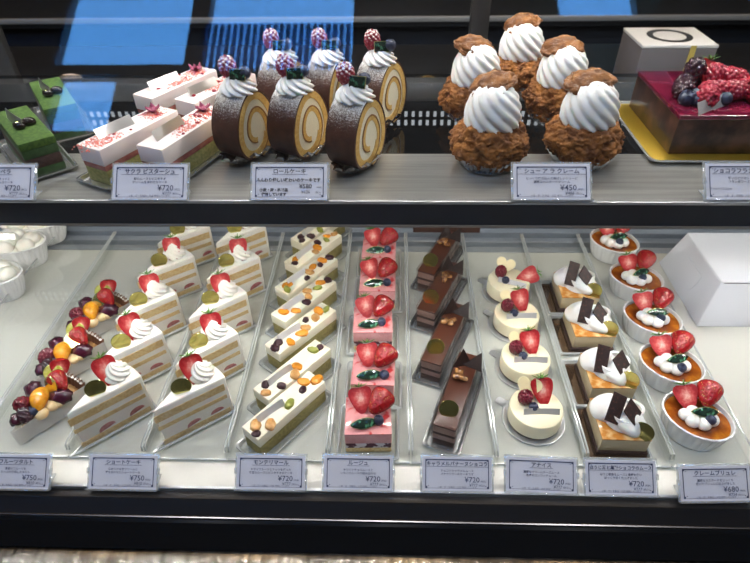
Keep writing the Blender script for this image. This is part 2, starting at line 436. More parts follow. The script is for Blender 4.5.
def card(x, y, z, title, lines, price, tax, bottom, label, group, rz=0, hand=False, size='', tilt=46):
    t = thing('price_card', label, 'price card', (x, y, z), rz, group)
    M = T(0, 0, .0012, rx=math.radians(90-tilt+0))
    M = Matrix.Rotation(math.radians(90-tilt), 4, 'X'); M.translation = (0, 0, .0012)
    def holder():
        mb = MB(); mb.add(bx(-CW/2-.0022, CW/2+.0022, -.0008, CH+.0022, -.0022, -.0006, .0004))
        for s in (-1, 1): mb.add(bx(s*(CW/2+.0012)-.0016, s*(CW/2+.0012)+.0016, CH*.45, CH*.62, -.0024, .0012, .0005))
        mb.add(bx(-CW/2-.0022, CW/2+.0022, -.0012, .0004, -.0024, .004, .0004))
        return mb.mesh('card_holder', HOLDER)
    part('card_holder', cached('holder', holder), t, M)
    def stand(): return one(bx(-CW/2, CW/2, .0005, .020, -.0011, .0001, .0003), 'holder_foot', HOLDER)
    part('holder_foot', cached('hfoot', stand), t, T(0, 0, .0011))
    part('paper', cached('paper', lambda: one(bx(-CW/2, CW/2, 0, CH, -.0004, 0), 'paper', PAPER)), t, M)
    def border():
        mb = MB(); a, b, c, d, w = -CW/2+.0032, CW/2-.0032, .0028, CH-.0028, .0005
        def r(x0, x1, y0, y1): mb.add(([(x0, y0, .0003), (x1, y0, .0003), (x1, y1, .0003), (x0, y1, .0003)], [[0, 1, 2, 3]]))
        r(a, b, c, c+w*.7); r(a, b, d-.0012, d); r(a, a+.0009, c, d); r(b-.0009, b, c, d)
        for X, sx in ((a, 1), (b, -1)):
            for Y, sy in ((c, 1), (d, -1)):
                r(min(X, X+sx*.0022), max(X, X+sx*.0022), min(Y, Y+sy*.0022), max(Y, Y+sy*.0022))
                r(min(X+sx*.003, X+sx*.004), max(X+sx*.003, X+sx*.004), min(Y+sy*.0022, Y+sy*.003), max(Y+sy*.0022, Y+sy*.003))
        return mb.mesh('border', NAVY)
    part('border', cached('border', border), t, M)
    mb = MB()
    def tx(body, size, X, Y, al='LEFT', bold=0, sx=1.0): mb.add(text_vf(body, size, X, Y, al, bold=bold, sx=sx))
    n = len(title); ts = min(.0056, (CW-.010)/n*1.02)
    tx(title, ts, 0, CH-.0094, 'CENTER', .00012)
    wd = n*ts*.5+.0012
    mb.add(([(-wd, CH-.0108, .0005), (wd, CH-.0108, .0005), (wd, CH-.0104, .0005), (-wd, CH-.0104, .0005)], [[0, 1, 2, 3]]))
    if hand:
        tx(lines[0], .0044, -.001, .0186, 'CENTER', .0002, .92)
        tx(price, .0062, .010, .0118, 'LEFT', .0001); tx('(税抜)', .0022, .027, .012)
        tx(tax, .0044, .012, .0066); tx('(税込)', .0022, .026, .0068)
        tx(lines[1], .0036, -.030, .0088, 'LEFT', .0002); tx(lines[2], .0036, -.028, .0042, 'LEFT', .0002)
    else:
        tx(lines[0], .0030, 0, .0205, 'CENTER', .00004); tx(lines[1], .0030, 0, .0170, 'CENTER', .00004)
        if size: tx(size, .0036, -.034, .0100)
        tx(price, .0080, .0245 if not size else .022, .0096, 'RIGHT' if not size else 'LEFT', .00003)
        if tax:
            tx('(税抜)', .0024, .0252, .0098); tx(tax, .0044, .0222, .0052, 'RIGHT'); tx('(税込)', .0026, .0232, .0054)
        tx(bottom, .0023, 0, .0034, 'CENTER')
    part('lettering', mb.mesh('lettering', NAVY if not hand else INK), t, M)
    return t
ALG = '小麦・卵・乳製品・大豆 使用しています'
LOW = 'price cards along the front of the lower deck'
UP = 'price cards along the front of the upper shelf'
def lowcard(x, y, *a, rz=0):
    p = at(x, y, .001); return card(p.x, p.y, .0015, *a, LOW, rz=math.radians(rz))
lowcard(15, 489.5, 'フルーツタルト', ['季節のフルーツを', 'たっぷり使用したタルト'], '¥750', '¥810', ALG, 'price card lettered フルーツタルト ¥750, in front of the fruit tarts')
lowcard(122.5, 490, 'ショートケーキ', ['なめらかな生クリームと', '苺を合わせたショートケーキ'], '¥750', '¥810', ALG, 'price card lettered ショートケーキ ¥750, in front of the strawberry shortcakes')
lowcard(270.5, 490.5, 'モンテリマール', ['ドライフルーツとナッツを使った', '蜂蜜のムースとピスタチオのケーキ'], '¥720', '¥777', ALG, 'price card lettered モンテリマール ¥720, in front of the nougat bars')
lowcard(358, 491, 'ルージュ', ['ホワイトチョコムースと', 'いちごのムースの組み合わせ'], '¥720', '¥777', ALG, 'price card lettered ルージュ ¥720, in front of the pink square cakes')
lowcard(457, 492, 'キャラメルバナーヌショコラ', ['チョコとキャラメルムース', 'バナナソテーのケーキです'], '¥720', '¥777', ALG, 'price card lettered キャラメルバナーヌショコラ ¥720, in front of the chocolate bars')
lowcard(541, 493.5, 'アナイス', ['濃厚なクリームチーズムース', '木苺のコンフィチュール'], '¥720', '¥777', ALG, 'price card lettered アナイス ¥720, in front of the round white mousses', rz=-1.6)
lowcard(621, 496, 'ほうじ茶と黒糖ショコラのムース', ['ほうじ茶香るムースと黒糖を使い', 'ほっくり甘く仕上げました'], '¥720', '¥777', ALG, 'price card lettered ほうじ茶と黒糖ショコラのムース ¥720, in front of the square mousse cakes')
lowcard(716, 502, 'クレームブリュレ', ['濃厚なカスタードをじっくり', '焼いてブリュレに仕上げました'], '¥680', '¥734', ALG, 'price card lettered クレームブリュレ ¥680, in front of the ramekins', rz=2.0)
def upcard(x, *a, **k):
    p = at(x, 202.5, SHELF+.001); return card(p.x, p.y+.002, SHELF+.0015, *a, UP, tilt=44, **k)
upcard(-4, '抹茶オペラ', ['抹茶のビスキュイと', '濃厚なクリームのケーキ'], '¥720', '¥777', ALG, 'price card ending ラ ¥720, in front of the green tea bars')
upcard(149, 'サクラ ピスターシュ', ['桜のムースとピスタチオ', 'クリームを合わせたケーキ'], '¥720', '¥777', ALG, 'price card lettered サクラピスターシュ ¥720, in front of the pale pink bars')
upcard(289, 'ロールケーキ', ['ふんわり優しい味わいのケーキです', '小麦・卵・乳製品', '使用しています'], '¥580', '¥626', '', 'handwritten price card lettered ロールケーキ ¥580, in front of the roll cake slices', hand=True)
upcard(552, 'シュー ア ラ クレーム', ['じっくり焼き込んだ香ばしいシューに', '濃厚なカスタードクリーム'], '¥450', '¥486', ALG, 'price card lettered シューアラクレーム ¥450, in front of the cream puffs')
upcard(746, 'ショコラフランボワーズ', ['軽い口どけのショコラと', 'フランボワーズのケーキ'], '¥', '', ALG, 'price card lettered ショコラ, 11cm×12.5cm, in front of the large glazed cake', size='11cm×12.5cm')

def facing(x, y, k=.85): return k*math.atan2(-x, y)   # turn towards the customers' side of the case middle

# ------------------------------------------------------------------ small clear trays under single pieces
def tray_mesh(poly, r, h=.006, wall=.003, rim=CLEARRIM, floor=CLEAR, bead=True, key=''):
    base = round_poly(poly, r); K = len(base)
    def lp(d, z): return [(x, y, z) for x, y in round_poly(offset_poly(poly, d), r)]
    fl = one(loft([lp(0, .0006), lp(0, .0011)], True, True), 'tray_floor', floor)
    loops = [lp(.0001, .0002), lp(wall, h), lp(wall+.0022, h+.0002), lp(wall+.0024, h-.0012), lp(wall+.0003, h-.0014), lp(.0004, .0)]
    rm = MB().add(loft(loops, False, False))
    if bead:
        pl = lp(wall+.0004, h+.0002); pts = []
        for a, b in zip(pl, pl[1:]+pl[:1]):
            d = (Vector(b)-Vector(a)).length; n = max(1, round(d/.0014))
            for k in range(n): pts.append(tuple(Vector(a).lerp(Vector(b), k/n)))
        rm.add(tube(pts, .0009, 5, True, lambda i: 1.25 if i % 2 else .6))
    return fl, rm.mesh('tray_rim', rim, 30)
TRAYS = {}
def small_tray(key, poly, r, label, loc, rz, group, **k):
    if key not in TRAYS: TRAYS[key] = tray_mesh(poly, r, **k)
    t = thing('cake_tray', label, 'tray', loc, rz, group)
    part('tray_floor', TRAYS[key][0], t); part('tray_rim', TRAYS[key][1], t)
    return t
TRAYZ = .0012

# ------------------------------------------------------------------ strawberry shortcakes
SA, SR, SH = math.radians(16), .0865, .063
def wedge(a, R, d=0, tip=0, n=10):
    p = [(-d/math.sin(a)+tip, 0)]
    c0 = math.atan2(R*math.sin(a)+d*math.cos(a), R*math.cos(a)+d*math.sin(a)*0)
    for k in range(n+1):
        t = -c0+2*c0*k/n; p.append((R*math.cos(t), R*math.sin(t)))
    return p
def sc_body(): return one(prism(wedge(SA, SR), 0, SH, .0022, 3), 'cream_body', CREAM)
def sc_sponge(z0, z1): return lambda: one(prism(wedge(SA, SR-.004, .0005), z0, z1, .0004, 1), 'sponge_layer', SPONGEP)
BERRYCUT = mat('berry_slice', (.28, .025, .04), .35, col2=(.50, .18, .17), nscale=160)
def sc_slice():
    poly = [(.011*math.cos(PI*k/12), .0078*math.sin(PI*k/12)) for k in range(13)]
    return one(prism(poly, 0, .0012, .0003, 1), 'strawberry_slice', BERRYCUT)
def sc_film():
    mb = MB()
    for s in (-1, 1):
        u = Vector((math.cos(SA), s*math.sin(SA), 0)); n = Vector((-math.sin(SA), s*math.cos(SA), 0))
        def fn(a, b): return tuple(u*(a*(SR+.002)-.002)+n*(.0016+.0006*math.sin(a*17+b*3))+Vector((0, 0, .001+b*(SH+.001))))
        mb.add(slab(16, 6, fn, .00015))
    return mb.mesh('film', FILM)
def face_M(s, z, a=SA, side=-1, tilt=0, out=.0004):
    u = Vector((math.cos(a), side*math.sin(a), 0)); n = Vector((-math.sin(a), side*math.cos(a), 0))
    xa = u if side < 0 else -u; R = Matrix((xa, Vector((0, 0, 1)), n)).transposed().to_4x4()
    R.translation = u*s+n*out+Vector((0, 0, z)); return R @ Matrix.Rotation(tilt, 4, 'Z')
def shortcake(p, rz, label, tlabel, mid, seed):
    r = random.Random(seed); gr = 'strawberry shortcake slices'
    poly = wedge(SA, SR, .002, n=4)
    small_tray('sc', poly, .004, tlabel, (p.x, p.y, TRAYZ), rz, 'trays under the shortcakes', h=.005, wall=.001)
    t = thing('strawberry_shortcake', label, 'cake slice', (p.x, p.y, TRAYZ+.0012), rz, gr)
    part('cream_body', cached('scb', sc_body), t)
    for i, (a, b) in enumerate(((0.0005, .0100), (.0280, .0345), (.0420, .0535))): part('sponge_layer', cached('scs%d' % i, sc_sponge(a, b)), t)
    for s, z in ((.034+r.uniform(-.004, .004), .0125), (.068+r.uniform(-.005, .005), .0130)):
        for side in (-1, 1): part('strawberry_slice', cached('scsl', sc_slice), t, face_M(s, z, side=side, tilt=r.uniform(-.2, .3), out=-.0002) @ Matrix.Scale(r.uniform(.75, 1.0), 4))
    part('rosette', g('ros'), t, T(.0680, .0035, SH-.001, rz=r.uniform(0, 6)))
    fy = facing(p.x, p.y)
    w = -rz+fy*.8+r.uniform(-.2, .2)
    d = Vector((math.cos(-rz), math.sin(-rz), 0))   # world +x in the slice's own frame
    q = Vector((.0560, -.0095, SH-.004))
    put_strawberry(t, 'half', T(q.x, q.y, q.z, rz=w, rx=math.radians(-36), s=(.98, 1, 1.2)))
    cr = Vector((math.cos(fy-rz), math.sin(fy-rz), 0)); cf = Vector((math.sin(fy-rz), -math.cos(fy-rz), 0))
    q2 = q-cr*.0185+cf*.0005
    part('gold_disc', g('disc'), t, T(q2.x, q2.y, SH+.0085, rz=-rz+fy+mid*.4, rx=math.radians(78)))
    part('film', cached('scf', sc_film), t)
SCR = math.radians(58)
corner = Vector((SR*math.cos(SCR-SA), SR*math.sin(SCR-SA), 0))
for col, xs, ys, nm in ((0, (156, 174, 187, 203, 211), (407, 367, 326, 288, 257), 'left'), (1, (235, 246, 254, 266, 271), (408, 368, 326, 289, 256), 'right')):
    for i, (x, y) in enumerate(zip(xs, ys)):
        rz = math.radians(58-1.5*i+rnd.uniform(-1.5, 1.5)-(4 if col and i == 0 else 0))
        c = Vector((SR*math.cos(rz-SA), SR*math.sin(rz-SA), 0))
        p = at(x, y, .003)-c+Vector((.011 if i == 4 and col == 0 else 0, (-.003, .003, .001, 0, 0)[i], 0))
        shortcake(p, rz, f'shortcake slice with a halved strawberry, {ORD[i]} in the {nm} column',
                  f'clear beaded tray under the {ORD[i]} slice of the {nm} shortcake column', rnd.uniform(-.35, .2), 100+10*col+i)

# ------------------------------------------------------------------ fruit tarts
TA, TR = math.radians(16), .088
CRUST = mat('tart_crust', (.36, .17, .055), .7, col2=(.52, .30, .12), nscale=180, bump=.7, bscale=350)
CUSTARD = mat('tart_custard', (.84, .62, .34), .4, sss=.2)
WRAP = clear('tart_wrap', (.9, .9, .88), f0=.06, rough=.15, haze=.5, hazecol=(.95, .94, .90), bump=.8, bscale=70, bdist=.003)
ORANGE = mat('orange_flesh', (.80, .30, .010), .22, coat=.5, sss=.2, col2=(.88, .42, .03), nscale=260, bump=.5, bscale=330, stretch=(1, .35, 1))
KIWI = mat('kiwi_flesh', (.42, .42, .06), .25, coat=.4, col2=(.58, .58, .20), nscale=200)
SUGARCRUST = dusted('sugared_crust', (.16, .065, .03), (.24, .10, .05), 90, .85, 1.15, rough=.7)
def orange_seg():
    return one(ico(3, lambda u: Vector((u.x*.0175, u.y*.0080*(1-.3*abs(u.x)), u.z*.0072+.004*(1-u.x*u.x)*(1 if u.z > -.2 else .6)))), 'orange_segment', ORANGE, 80)
def kiwi_slice():
    mb = MB(); mb.add(lathe([(0, 0), (.0115, 0), (.0125, .002), (.0115, .004), (0, .004)], 24))
    for k in range(14):
        a = 2*PI*k/14; mb.add(ico(1, lambda u: u*.0006), T(.0055*math.cos(a), .0055*math.sin(a), .0041, s=(1, 1, .5)), 1)
    return mb.mesh('kiwi_slice', [KIWI, DKCHOC])
def tart(p, rz, i):
    r = random.Random(40+i); nm = ORD[i]
    t = thing('fruit_tart', f'fruit tart slice with orange and dark berries, {nm} of the tarts', 'tart slice', (p.x, p.y, .0008+TRAYZ), rz, 'fruit tart slices')
    part('crust', cached('tc', lambda: one(prism(wedge(TA, TR, 0, .001), 0, .019, .002), 'crust', CRUST)), t)
    part('custard', cached('tcu', lambda: one(prism(wedge(TA, TR-.014, .0004, .012), .010, .0235, .003, 3), 'custard', CUSTARD)), t)
    def edge():
        mb = MB(); n = 30
        pts = [(TR*math.cos(-TA+2*TA*k/n), TR*math.sin(-TA+2*TA*k/n)) for k in range(n+1)]
        def fn(a, b):
            th = -TA+2*TA*a; R = TR-.004+.0012*math.cos(a*52)+.005*b
            return (R*math.cos(th), R*math.sin(th), .010+.021*b+.0012*math.cos(a*52)*b)
        mb.add(slab(60, 5, fn, .0035)); return mb.mesh('fluted_edge', SUGARCRUST)
    part('fluted_edge', cached('te', edge), t)
    def wrap():
        mb = MB()
        for s in (-1, 1):
            u = Vector((math.cos(TA), s*math.sin(TA), 0)); n = Vector((-math.sin(TA), s*math.cos(TA), 0))
            def fn(a, b): return tuple(u*(a*(TR+.001)-.001)+n*(.0018+.0004*math.sin(a*23+b*4))+Vector((0, 0, .0004+b*(.024+.004*a))))
            mb.add(slab(18, 4, fn, .0002))
        return mb.mesh('wrapper', WRAP)
    part('wrapper', cached('tw', wrap), t, label='crinkled translucent wrapper')
    Z = .0235
    def P(px, py, z):          # a spot on the front tart, in the slice's own frame
        q = at(px, py, z+.002)-TP; c, n = math.cos(TRZ), math.sin(TRZ)
        return (q.x*c+q.y*n, -q.x*n+q.y*c, z)
    for (x, y, s) in ((53, 405, 1), (42, 414, .95), (60, 402, .9)): part('custard_dollop', cached('tdl', lambda: one(ico(3, lambda u: Vector((u.x*.0085, u.y*.0075, u.z*.006))), 'custard_dollop', CUSTARD, 80)), t, T(*P(x, y, Z+.001), s=s))
    plum = cached('plum', lambda: blob(.0095, .0085, .0078, 1, .3, PLUM, 'dark_berry', flat=False))
    part('dark_berry', plum, t, T(*P(17, 419, Z+.003), rz=.4, s=.95))
    part('blackberry', g('black'), t, T(*P(25, 415, Z+.006), rz=r.uniform(0, 6), rx=1.2, s=.95))
    part('raspberry', g('raspd'), t, T(*P(22, 404, Z+.010), rz=r.uniform(0, 6), rx=.9, s=1.15))
    part('dark_berry', plum, t, T(*P(34, 389, Z+.006), rz=1, s=1.2))
    part('blueberry', g('blue'), t, T(*P(34, 416, Z+.000), rz=2, rx=.4, s=1.1))
    x, y, z = P(42, 399, Z+.008)
    part('orange_segment', cached('orange', orange_seg), t, T(x, y, z, rz=-rz+math.radians(115)+r.uniform(-.25, .25), rx=-.5, s=(1.0, 1.35, 1.25)))
    x, y, z = P(54, 373, Z+.011)
    part('kiwi_slice', cached('kiwi', kiwi_slice), t, T(x, y, z, rz=-rz+.3, rx=.9, s=.95))
    x, y, z = P(61, 380, Z+.001); put_strawberry(t, 'half', T(x, y, z, rz=-rz+.6, rx=math.radians(-18), ry=.30, s=.84), False)
    x, y, z = P(66, 389, Z+.012); put_strawberry(t, 'straw', T(x, y, z, rz=-rz+.9, rx=math.radians(-75), s=.84), False)
    part('dark_berry', plum, t, T(*P(61, 396, Z+.005), rz=2, s=(1.5, 1.2, 1.2)))
    x, y, z = P(51, 385, Z+.017); part('gold_disc', g('disc'), t, T(x, y, z, rz=-rz+r.uniform(-.3, .3), rx=math.radians((64, 32, 52)[i]), ry=(-.3, 0, .2)[i], s=1.0))
for i, (x, y) in enumerate(((51, 384), (73, 339), (101, 299))):
    rz = math.radians(66-2*i)
    q = at(x, y, .044)-Vector((math.cos(rz)*.062, math.sin(rz)*.062, 0))
    if i == 0: TP, TRZ = Vector((q.x, q.y, .002)), rz
    tart(q, rz, i)

# ------------------------------------------------------------------ bars
def layer_box(L, w, h, bev=.0012): return box(L, w, h, bev)
def bar_layers(t, key, layers, L, w):
    z = 0
    for nm, h, m, ex in layers:
        part(nm, cached(key+nm+str(round(z, 4)), lambda: one(box(L+ex, w+ex, h+.0002, min(.0012, h*.3)), nm, m)), t, T(0, 0, z)); z += h
    return z
PIST = mat('pistachio_sponge', (.20, .17, .055), .85, col2=(.30, .25, .09), nscale=300, bump=.4, bscale=700)
IVORY = mat('ivory_mousse', (.86, .80, .63), .5, sss=.2)
NUTC = {'almond': mat('roasted_nut', (.50, .22, .05), .4, coat=.3, col2=(.62, .36, .13), nscale=150), 'apricot': mat('apricot', (.72, .27, .02), .25, coat=.4),
        'raisin': mat('raisin', (.035, .008, .012), .35, bump=.8, bscale=300), 'pistachio': mat('pistachio', (.28, .30, .05), .4)}
def nut(kind):
    sz = {'almond': (.0062, .0044, .0026), 'apricot': (.0066, .0044, .0022), 'raisin': (.0054, .0042, .0028), 'pistachio': (.0058, .0034, .003)}[kind]
    return cached('nut'+kind, lambda: blob(*sz, 3, .35, NUTC[kind], kind, 3))
def bar_tray(key, L, w, label, loc, rz, group, m=None, bead=False):
    small_tray(key, rect(L, w), .006, label, loc, rz, group, h=.0045, wall=.0025, rim=m or SILVER, floor=m or SILVER, bead=bead)
ML, MW = .108, .0285
MTRAYRIM = clear('bar_tray_rim', (.9, .92, .92), f0=.45, rough=.1, haze=.5, hazecol=(.9, .92, .92))
MTRAY = clear('bar_tray_floor', (.93, .94, .94), f0=.18, rough=.1, haze=.1)
refs = [((244, 424.5), (323, 382)), ((255.4, 388), (328, 351)), ((265.8, 343.5), (335, 311)), ((271, 313.5), (336, 282)), ((274, 287), (338, 259)), ((283.6, 261.5), (342, 235)), None]
prev = None
for i, rr in enumerate(refs):
    H = .036
    if rr:
        a, b = at(*rr[0], H+TRAYZ+.001), at(*rr[1], H+TRAYZ+.001)
        d = b-a; ang = math.atan2(d.y, d.x); c = (a+b)/2
        # a and b are opposite top corners: turn from the diagonal to the long side
        rz = ang+math.atan2(MW, ML); c.y += (-.001, .0015, 0, 0, 0, 0)[i]
        prev = (c, rz)
    else:
        c, rz = prev[0]+Vector((.001, .062, 0)), prev[1]
    loc = (c.x, c.y, TRAYZ)
    small_tray('mt', rect(ML+.012, MW+.010), .006, f'clear oblong tray under the {ORD[i]} ivory nougat bar', loc, rz, 'trays under the nougat bars', h=.004, wall=.0022, rim=MTRAYRIM, floor=MTRAY, bead=False)
    t = thing('nougat_bar', f'ivory topped pistachio bar with dried fruit and nuts, {ORD[i]} in its column', 'cake bar', (c.x, c.y, TRAYZ+.0012), rz, 'ivory nougat bars')
    z = bar_layers(t, 'm', [('pistachio_base', .020, PIST, -.0012), ('ivory_mousse', .0155, IVORY, 0)], ML, MW)
    r = random.Random(60+i)
    xs = [-.048, -.041, -.030, -.008, .004, .014, .026, .038, .047]
    kinds = ['raisin', 'apricot', 'pistachio', 'almond', 'apricot', 'raisin', 'almond', 'raisin', 'apricot']; r.shuffle(kinds)
    for k, x in enumerate(xs):
        if r.random() < .16: continue
        y = (.009 if k % 2 else -.009)*r.uniform(.15, .75)
        if -.034 < x < 0: y = -.010
        part(kinds[k], nut(kinds[k]), t, T(x+r.uniform(-.002, .002), y, z+.0008, rz=r.uniform(0, 6), s=r.uniform(1.0, 1.4)))
    part('silver_strip', cached('strip6', lambda: strip_mesh(.037, .0105, STRIPL)), t, T(-.020, -.001, z-.0006, rz=r.uniform(-.2, .05), rx=math.radians(r.uniform(-28, -12))))

# chocolate bars
CHMOUSSE = mat('chocolate_mousse', (.22, .135, .105), .55, col2=(.27, .175, .14), nscale=120)
CHDARK = mat('chocolate_sponge', (.035, .017, .013), .8, col2=(.06, .03, .022), nscale=400, bump=.4, bscale=700)
TRAYGREY = mat('silver_tray', (.66, .67, .68), .24, metal=.9)
NUTGLAZE = mat('glazed_nuts', (.10, .030, .008), .2, coat=.6, col2=(.42, .21, .07), nscale=160)
CL, CWI = .120, .0262
CFILM = FILM
for i, (a, b) in enumerate((((444.5, 427), (468, 359)), ((431, 362), (458.5, 305)), ((426, 310), (454, 264)), ((426, 272), (453, 231)))):
    H = .0375
    A, B = at(*a, H), at(*b, H); d = B-A; rz = math.atan2(d.y, d.x); c = A+d.normalized()*(CL/2)
    bar_tray('ct', CL+.010, CWI+.010, f'silver oblong tray under the {ORD[i]} chocolate bar', (c.x, c.y, TRAYZ), rz, 'trays under the chocolate bars', TRAYGREY)
    t = thing('chocolate_bar', f'glazed chocolate banana bar with nuts and chocolate shards, {ORD[i]} in its column', 'cake bar', (c.x, c.y, TRAYZ+.0012), rz, 'glazed chocolate bars')
    z = bar_layers(t, 'c', [('sponge_base', .009, CHDARK, 0), ('mousse_layer', .008, CHMOUSSE, .0002), ('dark_layer', .004, CHDARK, .0003), ('mousse_top', .0105, CHMOUSSE, .0002), ('chocolate_glaze', .003, GLAZE, .0008)], CL, CWI)
    r = random.Random(80+i)
    part('gold_disc', g('disc'), t, T(-.040, .001, z+.0085, rz=-rz+r.uniform(-.3, .3), rx=math.radians(66)))
    def cluster():
        mb = MB()
        for k in range(5):
            q = random.Random(k); mb.add(ico(2, lambda u: Vector((u.x*.0048, u.y*.004, u.z*.0036))*(1+.35*noise.noise(u*2.5+Vector((k*3, 0, 0))))), T(q.uniform(-.006, .006), q.uniform(-.0055, .0055), .003+q.uniform(0, .003), rz=q.uniform(0, 6)))
        return mb.mesh('nut_cluster', NUTGLAZE, 80)
    part('nut_cluster', cached('nutc', cluster), t, T(.018, .001, z-.0003, rz=i*1.3, s=1.05))
    def shard(): return one(prism([(-.010, 0), (.010, .002), (.002, .020)], -.0007, .0007, .0002, 1), 'chocolate_shard', DKCHOC)
    part('chocolate_shard', cached('shard', shard), t, T(.036, .004, z-.0008, rz=-rz+.1, rx=math.radians(62), s=1.2))
    part('chocolate_shard', CACHE['shard'], t, T(.036, -.008, z-.0008, rz=-rz-.6, rx=math.radians(36), ry=.25, s=1.25))
    def cfilm():
        mb = MB()
        for s in (-1, 1): mb.add(slab(14, 5, lambda a, b: ((a-.5)*(CL+.004), s*(CWI/2+.0014+.0004*math.sin(a*19)), .0005+b*.038), .00015))
        return mb.mesh('film', FILM)
    part('film', cached('cfilm', cfilm), t)

# ------------------------------------------------------------------ pink square cakes
PINK = mat('pink_mousse', (.74, .34, .34), .45, sss=.2, col2=(.80, .42, .41), nscale=90)
PINKGEL = mat('pink_glaze', (.72, .31, .31), .12, coat=.6, col2=(.60, .05, .05), nscale=75, nlo=.56, nhi=.66, detail=2)
BERRYMIX = mat('berry_layer', (.72, .66, .66), .5, col2=(.08, .012, .03), nscale=130, nlo=.46, nhi=.54, detail=2)
rp = [((343, 435), (391, 435)), ((351, 385.5), (394, 385.5)), ((351, 333), (393, 333)), ((358, 291.6), (396, 291.6)), ((361, 258), (396, 258))]
for i, (a, b) in enumerate(rp):
    H = .0355
    A, B = at(*a, H), at(*b, H); c = (A+B)/2; W = .0525; c.y += W/2; c.x += .0005
    small_tray('rt', rect(.062, .068), .006, f'clear beaded square tray under the {ORD[i]} pink square cake', (c.x, c.y, TRAYZ), 0, 'trays under the pink square cakes', h=.006, wall=.003)
    t = thing('pink_mousse_cake', f'square pink strawberry mousse cake with green plaque, {ORD[i]} in its column', 'cake', (c.x, c.y, TRAYZ+.0012), rnd.uniform(-.03, .03), 'pink square mousse cakes')
    z = bar_layers(t, 'r', [('sponge_base', .0075, SPONGEP, 0), ('berry_layer', .009, BERRYMIX, -.0004), ('pink_mousse', .0165, PINK, .0004), ('glaze', .0014, PINKGEL, .0006)], W, W)
    r = random.Random(90+i)
    put_strawberry(t, 'half', T(-.0065, .001, z+.001, rz=r.uniform(-.4, -.1), rx=math.radians(-50), ry=-.42, s=(1.05, 1, .95)))
    put_strawberry(t, 'straw', T(.0035, -.0065, z+.0115, rz=r.uniform(.0, .2), rx=math.radians(-78), ry=.62, s=(1.1, 1.0, .98)), False)
    part('green_plaque', g('plaque'), t, T(-.004, -.0165, z+.0068, rz=r.uniform(.1, .25), rx=math.radians(42), s=1.08))
    part('blueberry', g('blue'), t, T(.0125, -.0125, z-.0006, rz=r.uniform(0, 6), rx=.35, s=.95))

# ------------------------------------------------------------------ round white mousses
MOUSSE = mat('white_mousse', (.85, .77, .54), .5, sss=.2, bump=.15, bscale=250)
WCHOC = mat('white_chocolate', (.84, .72, .42), .35)
BOARD = mat('silver_cake_board', (.74, .75, .76), .32, metal=.75)
def heart():
    poly = []
    for k in range(40):
        a = 2*PI*k/40; poly.append((.0009*16*math.sin(a)**3*.85, .0009*(13*math.cos(a)-5*math.cos(2*a)-2*math.cos(3*a)-math.cos(4*a))*.85))
    return one(prism(poly, -.0006, .0006), 'white_chocolate_heart', WCHOC)
for i, (x, y) in enumerate(((536.5, 406.6), (526, 356), (517, 313), (509, 280))):
    H = .0265; c = at(x, y, H); r = random.Random(120+i)
    bd = thing('cake_board', f'round silver cake board with a tab under the {ORD[i]} round white mousse', 'cake board', (c.x, c.y, TRAYZ+.0002), 0, 'boards under the round mousses')
    part('disc', cached('bd', lambda: one(lathe([(0, 0), (.036, 0), (.0375, .0006), (.0375, .0016), (.036, .0018), (.0345, .0012), (0, .0012)], 56), 'disc', BOARD)), bd)
    part('tab', cached('bt', lambda: one(prism(round_poly([(0, -.0055), (.016, -.0055), (.016, .0055), (0, .0055)], .004), 0, .001), 'tab', BOARD)), bd, T(-.034*.80, .034*.60, .0004, rz=math.radians(143+r.uniform(-5, 5))))
    t = thing('white_mousse', f'round white mousse with raspberry and halved strawberry, {ORD[i]} in its column', 'cake', (c.x, c.y, TRAYZ+.0016), rnd.uniform(-.05, .05) if i < 3 else -.2, 'round white mousses')
    part('biscuit_base', cached('mb', lambda: one(lathe([(0, 0), (.0305, 0), (.0310, .001), (.0310, .004), (0, .004)], 48), 'biscuit_base', CHDARK)), t)
    part('mousse_body', cached('mm', lambda: one(lathe([(0, .0028), (.0308, .0028), (.0315, .0036), (.0315, .0215), (.0305, .0232), (.0285, .0238), (0, .0242)], 64), 'mousse_body', MOUSSE)), t)
    z = .0240
    part('raspberry', g('raspd'), t, T(-.0135, .006, z+.009, rz=r.uniform(0, 6), rx=r.uniform(-.2, .2), s=1.08))
    put_strawberry(t, 'half', T(.0105, .002, z-.002, rz=r.uniform(-.15, .15), rx=math.radians(-40), ry=math.radians(-8 if i != 3 else 55), s=(1.0, 1, 1.05)))
    part('blueberry', g('blue'), t, T(-.004, -.0055, z-.001, rz=r.uniform(0, 6), rx=.3, s=.9))
    part('silver_strip', cached('strip2', lambda: strip_mesh(.042, .0085, STRIPL)), t, T(.004, -.0125, z-.0004, rz=r.uniform(-.05, .06) if i < 3 else -.2, rx=math.radians(-26)))
    part('white_chocolate_heart', cached('heart', heart), t, T(-.008, .018, z+.0135, rz=r.uniform(-.3, .3), rx=math.radians(52), s=1.2))

